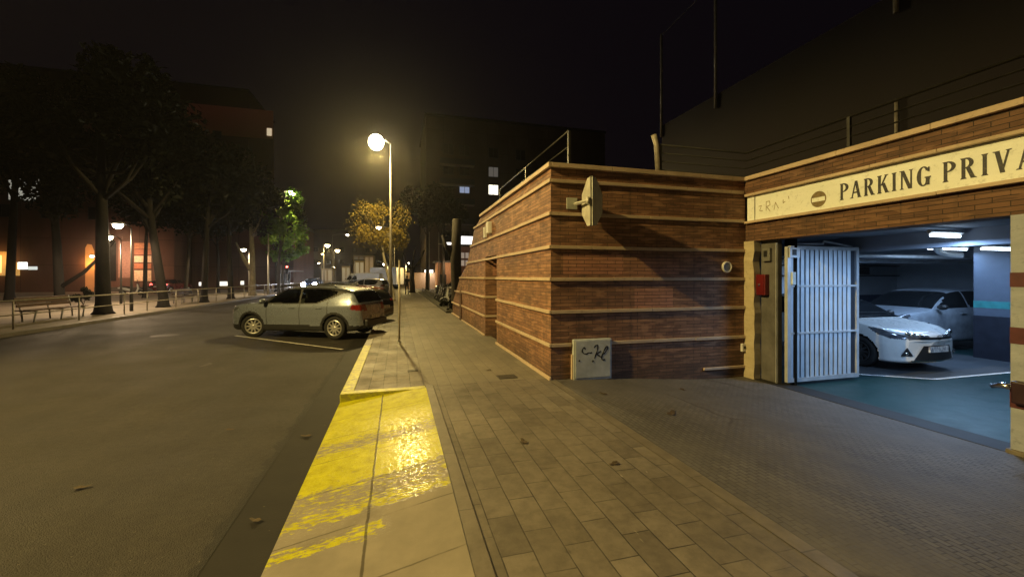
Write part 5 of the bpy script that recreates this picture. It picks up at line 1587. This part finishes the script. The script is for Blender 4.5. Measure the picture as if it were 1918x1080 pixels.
# roof rails, bumper and rear wiper of the nearest car
nc = [o for o in bpy.data.objects if o.get('label', '').startswith('silver crossover')][0]
for sg in (-1, 1):
    MB().tube([(-1.30, sg * .56, 1.475), (-1.18, sg * .575, 1.535), (-.2, sg * .60, 1.565), (.45, sg * .59, 1.535), (.58, sg * .575, 1.49)], .018, 8).build('roof_rail', 'black', nc, local=True)
    MB().box(-CROSSOVER['L'] / 2 + .005, -CROSSOVER['L'] / 2 + .05, sg * .48 - .09, sg * .48 + .09, .44, .475).build('reflector', 'tail_red', nc, local=True)
MB().box(-CROSSOVER['L'] / 2 - .02, -CROSSOVER['L'] / 2 + .10, -.60, .60, .36, .56, 0, .03).build('rear_bumper', 'black', nc, local=True)
MB().tube([(-1.36, .40, 1.44), (-1.42, .40, 1.51)], .008, 5).build('aerial', 'black', nc, local=True)
# fallen leaves and scraps
rl = random.Random(5)
MATS['dry_leaf'] = plain('dry_leaf', (.055, .036, .016), .8, var=.4, scale=30)
spots = [(3.35, 4.55, 'dark curled leaf on the driveway below the brick wall'), (2.9, 5.5, 'dry leaf on the driveway near the grey cabinet'), (1.25, 4.1, 'dry leaf on the pavement blocks beside the yellow slab'), (1.9, 3.4, 'dry leaf on the pavement blocks near the driveway edge'),
         (-1.0, 5.2, 'dry leaf in the gutter beside the yellow slab'), (-1.02, 3.5, 'dry leaf in the gutter nearest the camera'), (-1.9, 5.6, 'dry leaf on the asphalt close to the gutter'), (-2.6, 4.4, 'dry leaf on the asphalt in the left foreground'), (1.6, 7.4, 'dry leaf on the pavement beyond the iron cover'), (4.4, 5.7, 'dry leaf on the driveway before the garage jamb')]
for (x, y, lb) in spots:
    z = (drv(x, y) if x > 2.5 else .001 if x > -.8 else -.118 if x > -1.2 else -.10) + .006
    a0 = rl.uniform(0, 6.28); s = rl.uniform(.035, .055) * (1.6 if 'curled' in lb else 1)
    pts = []
    for k in range(9):
        a = 2 * math.pi * k / 9; r_ = s * (1 if k % 3 else .62)
        u, v = r_ * math.cos(a) * 1.5, r_ * math.sin(a) * .7
        pts.append((x + u * math.cos(a0) - v * math.sin(a0), y + u * math.sin(a0) + v * math.cos(a0), z + .010 * math.sin(a * 1.5) ** 2))
    m = MB(); m.add([(x, y, z + .004)] + pts, [(0, k + 1, (k + 1) % 9 + 1) for k in range(9)])
    tag(m.build('fallen_leaf', 'dry_leaf'), lb, 'leaf', 'fallen leaves on the ground')
# ------------------------------------------------------------------ people far along the pavement
def person(label, x, y, rz, coat, legs, z=0, stride=.24, group=None):
    t = thing('person', label, 'person', (x, y, z), R(rz), group)
    V = []; E = []; RR = []
    def add(p, r, parent=None):
        V.append(p); RR.append(r)
        if parent is not None: E.append((parent, len(V) - 1))
        return len(V) - 1
    pel = add((0, 0, .98), .15)
    wa = add((.01, 0, 1.12), .135, pel); ch = add((.02, 0, 1.32), .165, wa); nk = add((.03, 0, 1.50), .065, ch)
    hd = add((.05, 0, 1.60), .085, nk); hd2 = add((.05, 0, 1.70), .092, hd); add((.04, 0, 1.77), .06, hd2)
    for sg in (-1, 1):
        s = stride * sg
        hp = add((0, sg * .10, .93), .10, pel); kn = add((s * .55 + .04, sg * .10, .52), .062, hp)
        an = add((s - (.06 if s < 0 else 0), sg * .10, .10 + (.05 if s < 0 else 0)), .042, kn)
        add((s + .16 - (.06 if s < 0 else 0), sg * .11, .035 + (.01 if s < 0 else 0)), .036, an)
        sh = add((.02, sg * .20, 1.43), .072, ch); el = add((-s * .45 - .02, sg * .26, 1.14), .048, sh)
        wr = add((-s * .75 + .06, sg * .26, .90), .033, el); pm = add((-s * .78 + .08, sg * .255, .83), .034, wr)
        for q in range(4):
            k1 = add((-s * .78 + .055 + .022 * q, sg * .25, .765 - .004 * abs(q - 1.4)), .0095, pm)
            add((-s * .78 + .06 + .020 * q, sg * .238, .715 + .010 * abs(q - 1.3)), .008, k1)
        th = add((-s * .78 + .125, sg * .235, .80), .011, pm); add((-s * .78 + .14, sg * .225, .765), .009, th)
    me = bpy.data.meshes.new('body'); me.from_pydata(V, E, [])
    o = bpy.data.objects.new('body', me); col.objects.link(o)
    sk = o.modifiers.new('skin', 'SKIN'); sk.use_smooth_shade = True
    for i, r in enumerate(RR): me.skin_vertices[0].data[i].radius = (r, r)
    me.skin_vertices[0].data[0].use_root = True
    su = o.modifiers.new('sub', 'SUBSURF'); su.levels = 1; su.render_levels = 1
    dg = bpy.context.evaluated_depsgraph_get(); ev = o.evaluated_get(dg)
    me2 = bpy.data.meshes.new_from_object(ev)
    o.modifiers.clear(); o.data = me2; bpy.data.meshes.remove(me)
    me2.materials.clear()
    for m in (coat, legs, MATS['skin'], MATS['black']): me2.materials.append(m)
    for p in me2.polygons:
        c = p.center
        p.material_index = 1 if c.z < .96 and abs(c.y) < .21 else 0
        if c.z < .09: p.material_index = 3
        if c.z > 1.52 or (abs(c.y) > .2 and c.z < .90): p.material_index = 2
        p.use_smooth = True
    o.parent = t
    MB().lathe([(0, .125), (.06, .11), (.098, .05), (.104, -.01), (.095, -.06), (.07, -.10)], Matrix.Translation((.035, 0, 1.70)), 14).build('hair', 'hair', t, local=True)
    fc = MB()
    fc.tube([(.135, 0, 1.70), (.158, 0, 1.665), (.14, 0, 1.655)], .012, 6); fc.build('nose', 'skin', t, local=True)
    for sg in (-1, 1):
        MB().lathe([(0, .006), (.012, .002), (.013, -.01)], Matrix.Translation((.138, sg * .035, 1.70)) @ Matrix.Rotation(R(90), 4, 'Y'), 8).build('eye', 'black', t, local=True)
        MB().lathe([(0, .008), (.022, .004), (.026, -.01)], Matrix.Translation((.05, sg * .092, 1.68)) @ Matrix.Rotation(R(-90 * sg), 4, 'X'), 8).build('ear', 'skin', t, local=True)
    return t
MATS['skin'] = plain('skin', (.32, .19, .13), .6, var=.1); MATS['hair'] = plain('hair', (.015, .011, .009), .6)
person('person in dark clothes walking away far along the pavement', .88, 40.5, 90, plain('dark_coat', (.014, .013, .014), .8), plain('dark_trousers', (.016, .016, .02), .8))
pg = 'people far down the street'
person('far pedestrian in pale top standing by the lit kiosks, left one', -7.6, 92, -60, plain('pale_top', (.35, .33, .30), .8), MATS['dark_trousers'], .0, .12, pg)
person('far pedestrian in dark coat by the lit kiosks, right one', -6.7, 92.6, 60, MATS['dark_coat'], MATS['dark_trousers'], .0, .16, pg)

# ------------------------------------------------------------------ buildings across the promenade
def block(label, x0, x1, y0, y1, h, mat, base=0):
    t = thing('apartment_block', label, 'building', ((x0 + x1) / 2, y0, base))
    MB().box(x0, x1, y0, y1, base - .2, h).build('wall', mat, t)
    MB().box(x0 - .15, x1 + .15, y0 - .15, y1 + .15, h, h + .35).build('roof_edge', 'dark_metal', t)
    return t
def windows_y(t, y, xs, zs, w, h, mat='glass_dark', frame='dark_metal', lit={}, depth=.12, sill=True):
    """framed windows on a wall that faces -y"""
    for i, x in enumerate(xs):
        for j, z in enumerate(zs):
            f = MB()
            f.box(x - w / 2 - .06, x - w / 2, y - .05, y + .02, z, z + h); f.box(x + w / 2, x + w / 2 + .06, y - .05, y + .02, z, z + h)
            f.box(x - w / 2 - .06, x + w / 2 + .06, y - .05, y + .02, z + h, z + h + .06); f.box(x - w / 2 - .1, x + w / 2 + .1, y - .10, y + .02, z - .07, z)
            f.box(x - .03, x + .03, y - .04, y + .01, z, z + h)
            fo = f.build('window', frame, t)
            MB().quad((x - w / 2, y - .02, z), (x + w / 2, y - .02, z), (x + w / 2, y - .02, z + h), (x - w / 2, y - .02, z + h)).build('pane', lit.get((i, j), mat), fo)
YA = 58.0
def GA(px, py): return G(px, py, plane=('y', YA))
ta = block('dark terracotta block with glowing orange niches across the promenade', -62, -25.4, YA, YA + 14, 19, m_facade('terracotta_render', (.15, .075, .052), 3.6, 3.0))
win_soft = glow('window_soft', (.95, .95, .82), .55)
windows_y(ta, YA, [-58 + 4.2 * k for k in range(8)], [8.2, 14.6], 1.5, 1.3)
# large lit window high up
a, b = GA(17, 374), GA(74, 333)
f = MB().box(a.x - .1, b.x + .1, YA - .06, YA - .002, a.z - .1, b.z + .1).build('window', 'dark_metal', ta)
n_ = NT('lit_room'); vv = n_.noise(n_.obj(), 1.2, 4)
n_.bsdf((.3, .3, .3), .5, emit=n_.ramp(vv, [(.35, (.16, .15, .12)), (.65, (.62, .60, .50))]), estr=.75)
MB().quad((a.x, YA - .07, a.z), (b.x, YA - .07, a.z), (b.x, YA - .07, b.z), (a.x, YA - .07, b.z)).build('pane', n_.m, f)
MB().box((a.x + b.x) / 2 - .6, (a.x + b.x) / 2 - .5, YA - .12, YA - .071, a.z, b.z).build('mullion', 'dark_metal', f)
def niche(pts_px, mat, name, dep=.03):
    P = [GA(*p) for p in pts_px]
    return MB().add([(p.x, YA - dep, p.z) for p in P], [tuple(range(len(P)))]).build(name, mat, ta)
def glow_grad(name, c1, c2, s, zlo, zhi):
    t = NT(name); z = t.sep(t.uv())[1]
    g = t.ramp(t.math('DIVIDE', t.math('SUBTRACT', z, zlo), zhi - zlo), [(0, c1), (1, c2)])
    g = t.mix(1.0, g, t.ramp(t.noise(t.uv(), 1.4, 4), [(.3, .7), (.7, 1.1)]), 'MULTIPLY')
    t.bsdf((.3, .2, .1), .7, emit=g, estr=s); return t.m
zl, zh = GA(10, 516).z, GA(10, 470).z
niche([(-18, 516), (38, 516)] + [(38 - 4 * k, 502 - 31 * math.sin(R(90 * k / 7))) for k in range(8)] + [(-18, 470)], glow_grad('orange_arch_glow', (.55, .30, .08), (.55, .20, .025), .85, zl, zh), 'arch_niche')  # warm light in the arch painted as an emission ramp
niche([(-14, 511), (4, 511), (4, 478), (-14, 478)], glow('arch_lamp', (1, .72, .22), 1.0), 'arch_panel', .06)
niche([(160, 546), (177, 546), (177, 470), (172, 458), (164, 457), (160, 464)], glow_grad('orange_recess_glow', (.32, .075, .015), (.60, .17, .022), .80, GA(170, 546).z, GA(170, 455).z), 'lit_recess')  # orange light in the recess painted as an emission ramp
niche([(203, 526), (218, 526), (218, 454), (214, 449), (207, 449), (203, 454)], 'dark_void', 'dark_doorway', .04)
niche([(222, 520), (249, 520), (249, 452), (222, 452)], plain('mauve_panel', (.30, .17, .13), .8), 'wall_panel', .05)
for k, (y0, y1, c) in enumerate(((455, 466, (.50, .20, .08)), (467, 477, (.42, .14, .06)), (479, 491, (.75, .55, .36)), (493, 503, (.45, .15, .06)), (506, 526, (.78, .56, .35)))):
    niche([(252, y1), (284, y1), (284, y0), (252, y0)], plain('shutter_%d' % k, c, .6), 'shutter_panel', .06)
p0, p1 = GA(190, 549), GA(286, 537)
MB().box(p0.x, p1.x, YA - 1.2, YA - .3, 0, p1.z).build('plinth', plain('plinth_dark', (.05, .045, .035), .8), ta)
for (x0, y0, x1, y1, s, nm) in ((34, 504, 52, 491, 3.0, 'lit_window'), (53, 505, 71, 499, .8, 'lit_window')):
    niche([(x0, y0), (x1, y0), (x1, y1), (x0, y1)], glow('panel_%d' % x0, (.80, .90, .85), s), nm, .05)
niche([(34, 553), (70, 553), (70, 548), (34, 548)], glow('step_light', (.85, .80, .68), .45), 'lit_step', .06)
light('AREA', ta, (GA(170, 500).x, YA - .8, 3.2), 60, (1, .42, .10), .6, (R(90), 0, 0))
light('AREA', ta, (GA(235, 500).x, YA - 3.4, 4.4), 330, (1, .60, .36), .6, (R(55), 0, 0))  # area light added to brighten the facade panels, no fixture
light('AREA', ta, (GA(8, 500).x, YA - 1.2, 3.5), 40, (1, .62, .2), .6, (R(80), 0, 0))

tb = block('low brown hall with white notice boards behind the promenade trees', -25.2, -13.5, 62, 76, 9.0, m_facade('brown_render', (.14, .075, .055), 5, 3))
for k, (xa, xb, ya, yb) in enumerate(((373, 388, 528, 535), (412, 428, 527, 535), (451, 457, 526, 533))):
    P0 = G(xa, yb, plane=('y', 61.9)); P1 = G(xb, ya, plane=('y', 61.9))
    q = thing('notice_board', ['lit white board on the brown hall, left one', 'lit white board on the brown hall, middle and widest', 'narrow lit white board on the brown hall, right one'][k], 'board', (P0.x, 61.9, P0.z), 0, 'lit boards on the brown hall')
    MB().box(P0.x, P1.x, 61.80, 61.9, P0.z, P1.z).build('board_face', glow('board_glow', (1, .92, .80), 1.3), q)
    MB().box(P0.x - .05, P1.x + .05, 61.905, 61.97, P0.z - .05, P1.z + .05).build('board_frame', 'dark_metal', q)
tc = block('tall dark tower with a dull red top behind the trees', -78, -32, 105, 125, 43, plain('tower_render', (.05, .022, .02), .9))
P0 = G(345, 248, plane=('y', 104.9)); P1 = G(512, 208, plane=('y', 104.9))
MB().quad((P0.x, 104.93, P0.z), (P1.x, 104.93, P0.z), (P1.x, 104.93, P1.z), (P0.x, 104.93, P1.z)).build('red_band', glow_grad('red_glow', (.002, .0, .0), (.010, .001, .001), 1.0, P0.z, P1.z), tc)  # red light on the tower top painted as faint emission
windows_y(tc, 104.9, [-74 + 6 * k for k in range(7)], [22, 27, 32], 1.6, 1.5)
P = G(505, 247, plane=('y', 104.85))
MB().quad((P.x - .55, 104.82, P.z - .9), (P.x + .45, 104.82, P.z - .9), (P.x + .45, 104.82, P.z + .8), (P.x - .55, 104.82, P.z + .8)).build('lit_window', glow('tower_window', (1, .80, .52), .55), tc)

# far end of the street
td = block('long dark block closing the far end of the street', -60, 2, 150, 165, 17, m_facade('far_render', (.12, .085, .06), 3, 3))
windows_y(td, 150, [-30 + 4 * k for k in range(8)], [6, 10], 1.3, 1.4)
def kiosk(label, px0, px1, py0, py1, y, col_, s):
    a = G(px0, py1, plane=('y', y)); b = G(px1, py0, plane=('y', y))
    t = thing('lit_kiosk', label, 'kiosk', ((a.x + b.x) / 2, y, 0), 0, 'lit fronts at the far end of the street')
    MB().box(a.x, b.x, y, y + 3, -.1, max(b.z, 2.4)).build('wall', plain('kiosk_wall', (.45, .36, .24), .7), t)
    n = max(2, int((b.x - a.x) / 1.6)); w_ = (b.x - a.x) / n
    for k in range(n):
        MB().box(a.x + w_ * (k + .14), a.x + w_ * (k + .86), y - .05, y - .005, .6, max(b.z, 2.4) - .5).build('shop_window', glow('kiosk_%s' % s, col_, s), t)
    MB().box(a.x - .2, b.x + .2, y - .6, y + 3.1, max(b.z, 2.4), max(b.z, 2.4) + .25).build('roof', 'dark_metal', t)
kiosk('pale lit front at the far end, second from right above the parked vans', 665, 682, 488, 520, 118, (1, .80, .50), .16)
kiosk('orange pillar fronted shop at the far end beside the vans', 683, 700, 478, 520, 116, (1, .52, .28), .10)
kiosk('low beige lit front at the far end left of the pedestrians', 602, 624, 502, 520, 120, (1, .74, .42), .18)
kiosk('narrow bright shop front at the far end between the pedestrians', 640, 656, 498, 520, 122, (1, .82, .55), .13)
kiosk('wide beige wall with shutters above the vans at the far end', 662, 702, 478, 496, 140, (1, .70, .40), .05)
kiosk('bright white front across the road at the far left end', 496, 545, 508, 545, 80, (1, .84, .66), .30)
kiosk('small orange lit doorway behind the thick pole', 750, 757, 500, 524, 90, (1, .66, .30), 1.2)

# traffic lights, shelter
def signal(label, x, y, h):
    t = thing('traffic_light', label, 'traffic light', (x, y, 0), 0, 'traffic lights across the road')
    MB().tube([(x, y, 0), (x, y, h)], .05, 8).build('pole', 'pole_metal', t)
    MB().box(x - .15, x + .15, y - .12, y + .12, h - .95, h, 0, .03).build('signal_box', 'black', t)
    for k, m in enumerate((glow('signal_red', (1, .10, .07), 14), 'black', 'black')):
        MB().lathe([(0, .03), (.09, .02), (.10, 0)], Matrix.Translation((x, y - .121, h - .17 - .3 * k)) @ Matrix.Rotation(R(90), 4, 'X'), 12).build('signal_lamp', m, t)
signal('red traffic light across the road, left one', -12.0, 49.0, 2.95)
signal('red traffic light across the road, right one by the shelter', -11.7, 50.8, 2.95)
bs = thing('bus_shelter', 'glass bus shelter across the road near the red lights', 'bus shelter', (-13.0, 58, 0))
for yv in (55.6, 58.0, 60.4): MB().box(-13.6, -13.5, yv - .05, yv + .05, 0, 2.35).build('post', 'grey_metal', bs)
MB().box(-13.8, -12.0, 55.3, 60.7, 2.35, 2.48, 0, .02).build('roof', 'grey_metal', bs)
for yv in (55.7, 58.1): MB().box(-13.58, -13.54, yv, yv + 2.2, .3, 2.1).build('back_panel', 'glass_dark', bs)
MB().box(-13.4, -13.0, 56.2, 59.8, .42, .48).build('bench_seat', 'wood', bs)

# block on the right behind the brick wall
te = block('brown apartment block with balconies beyond the brick wall', 4.2, 34, 64, 80, 26, m_facade('brown_block', (.10, .068, .05), 3.4, 3.0))
YE = 64
lw = {(1, 3): glow('lit_blue', (.55, .66, .95), .40), (2, 3): glow('lit_bright', (1, .94, .74), 2.2), (2, 4): glow('lit_dim', (.75, .68, .60), .10)}
xs = [G(px, 340, plane=('y', YE)).x for px in (840, 870, 924, 975)]
windows_y(te, YE, xs, [4.2, 7.2, 10.2, 14.6, 17.4, 20.4], 1.5, 1.5, lit=lw)
for j, z in enumerate((7.0, 10.0, 13.0, 16.0, 19.0)):
    b_ = MB().box(xs[0] - 1.4, xs[1] + 1.4, YE - 1.1, YE - .01, z - .45, z - .3).build('balcony', plain('balcony_slab', (.16, .12, .09), .8), te)
    MB().box(xs[0] - 1.4, xs[1] + 1.4, YE - 1.1, YE - 1.05, z - .3, z + .55).build('balcony_rail', 'dark_metal', b_)
# shop signs and low shops under it
def sign_box(label, px0, px1, py0, py1, y, col_, s, name='shop_sign'):
    a = G(px0, py1, plane=('y', y)); b = G(px1, py0, plane=('y', y))
    t = thing(name, label, 'sign', ((a.x + b.x) / 2, y, a.z), 0, 'lit shop signs on the right')
    MB().box(a.x, b.x, y - .12, y, a.z, b.z).build('sign_face', glow('sign_%d' % px0, col_, s), t)
    MB().box(a.x - .06, b.x + .06, y + .002, y + .08, a.z - .06, b.z + .06).build('sign_frame', 'dark_metal', t)
sign_box('large white lit shop sign beside the stepped end of the brick wall', 862, 886, 443, 457, 60, (1, .96, .92), 2.2)
sign_box('thin white lit sign left of the pollarded trunk', 831, 845, 454, 458, 61, (1, .95, .88), 2.0)
a = G(795, 511, plane=('y', 62)); b = G(812, 503, plane=('y', 62))
sh = thing('corner_shop', 'low shop with a row of white lamps under its canopy', 'shop', (a.x, 62, 0))
MB().box(a.x - 2.5, b.x + 2.0, 62.0, 63.9, -.1, 2.3).build('wall', plain('shop_wall', (.30, .20, .14), .8), sh)
MB().box(a.x - .6, b.x + .6, 61.0, 61.99, 2.75, 2.9).build('canopy', 'dark_metal', sh)
for k in range(4):
    MB().box(a.x + (b.x - a.x) * (k + .1) / 4, a.x + (b.x - a.x) * (k + .75) / 4, 61.86, 61.99, 2.32, 2.70).build('canopy_lamp', glow('canopy_white', (1, .92, .82), 3.5), sh)
light('AREA', sh, ((a.x + b.x) / 2, 61.2, 2.6), 120, (1, .85, .65), .8, (0, 0, 0))
a = G(818, 525, plane=('y', 57)); b = G(846, 492, plane=('y', 57))
kb = thing('brick_kiosk', 'low orange brown kiosk with a flat dark roof left of the pollarded trunk', 'kiosk', ((a.x + b.x) / 2, 57, 0))
MB().box(a.x, b.x, 57, 59.5, -.1, b.z).build('wall', plain('kiosk_orange', (.38, .20, .11), .8, var=.3), kb)
MB().box(a.x - .3, b.x + .3, 56.6, 59.8, b.z, b.z + .22).build('roof', 'dark_metal', kb)
MB().box(a.x + .4, a.x + 1.3, 56.95, 56.995, .0, 2.0).build('door', 'dark_metal', kb)
light('AREA', kb, ((a.x + b.x) / 2, 54.8, 3.2), 60, (1, .70, .42), .6, (R(70), 0, 0))
# decorated front behind the trunk
a = G(862, 500, plane=('y', 60.5)); b = G(884, 462, plane=('y', 60.5))
sf = thing('poster_wall', 'shop front with pale posters beside the brick wall end', 'shop', ((a.x + b.x) / 2, 60.5, 0))
MB().box(a.x, b.x + 1, 60.5, 62, -.1, b.z).build('wall', plain('poster_brick', (.24, .12, .09), .8), sf)
for k in range(3):
    for j in range(2):
        x0 = a.x + .15 + .62 * k; z0 = a.z + .2 + 1.1 * j
        MB().box(x0, x0 + .45, 60.46, 60.495, z0, z0 + .8).build('poster', glow('poster_glow', (.85, .66, .52), .28), sf)
for k, px in enumerate((804, 822)):
    P = G(px, 505, plane=('y', 50.0))
    tag(MB().tube([(P.x, 50, -.05), (P.x, 50, 7.0)], [.06, .035], 8).build('flagpole', 'pole_metal'), ['bare flagpole beyond the low fence, left one', 'bare flagpole beyond the low fence, right one'][k], 'flagpole', 'bare flagpoles beyond the fence')
# ------------------------------------------------------------------ camera, world, render settings
cam = bpy.data.cameras.new('camera'); cam.sensor_width = 36
F_PX = 780.0
cam.lens = F_PX / 1918 * 36
cam.shift_y = -22 / 1918
cam.clip_start = .05; cam.clip_end = 2000
co = bpy.data.objects.new('camera', cam); col.objects.link(co)
co.location = (0, 0, CAM_H); co.rotation_euler = (R(90), 0, R(-15.4))
sc.camera = co

w = bpy.data.worlds.new('World'); sc.world = w; w.use_nodes = True
nt = w.node_tree; nt.nodes.clear()
sky = nt.nodes.new('ShaderNodeTexSky'); sky.sky_type = 'NISHITA'; sky.sun_disc = False
sky.sun_elevation = R(-9); sky.sun_rotation = R(200)
b1 = nt.nodes.new('ShaderNodeBackground'); b1.inputs[1].default_value = .05
nt.links.new(sky.outputs[0], b1.inputs[0])
b2 = nt.nodes.new('ShaderNodeBackground'); b2.inputs[0].default_value = (.0046, .0031, .0042, 1); b2.inputs[1].default_value = 1
ad = nt.nodes.new('ShaderNodeAddShader'); ou = nt.nodes.new('ShaderNodeOutputWorld')
nt.links.new(b1.outputs[0], ad.inputs[0]); nt.links.new(b2.outputs[0], ad.inputs[1]); nt.links.new(ad.outputs[0], ou.inputs[0])
# thin haze added to stand in for lens glow around the lamps
hz_ = nt.nodes.new('ShaderNodeVolumeScatter'); hz_.inputs['Color'].default_value = (1, .98, .93, 1)
hz_.inputs['Density'].default_value = .00062; hz_.inputs['Anisotropy'].default_value = .85
gl_ = nt.nodes.new('ShaderNodeEmission'); gl_.inputs[0].default_value = (1, .66, .95, 1); gl_.inputs[1].default_value = .0000009   # faint city sky glow
av_ = nt.nodes.new('ShaderNodeAddShader')
nt.links.new(hz_.outputs[0], av_.inputs[0]); nt.links.new(gl_.outputs[0], av_.inputs[1]); nt.links.new(av_.outputs[0], ou.inputs[1])

sc.render.engine = 'CYCLES'
sc.view_settings.view_transform = 'Standard'; sc.view_settings.look = 'None'
sc.view_settings.exposure = 0; sc.view_settings.gamma = 1
sc.cycles.use_denoising = True
sc.cycles.max_bounces = 6; sc.cycles.diffuse_bounces = 3; sc.cycles.glossy_bounces = 3; sc.cycles.transmission_bounces = 4
sc.cycles.caustics_reflective = False; sc.cycles.caustics_refractive = False
sc.cycles.sample_clamp_indirect = 4
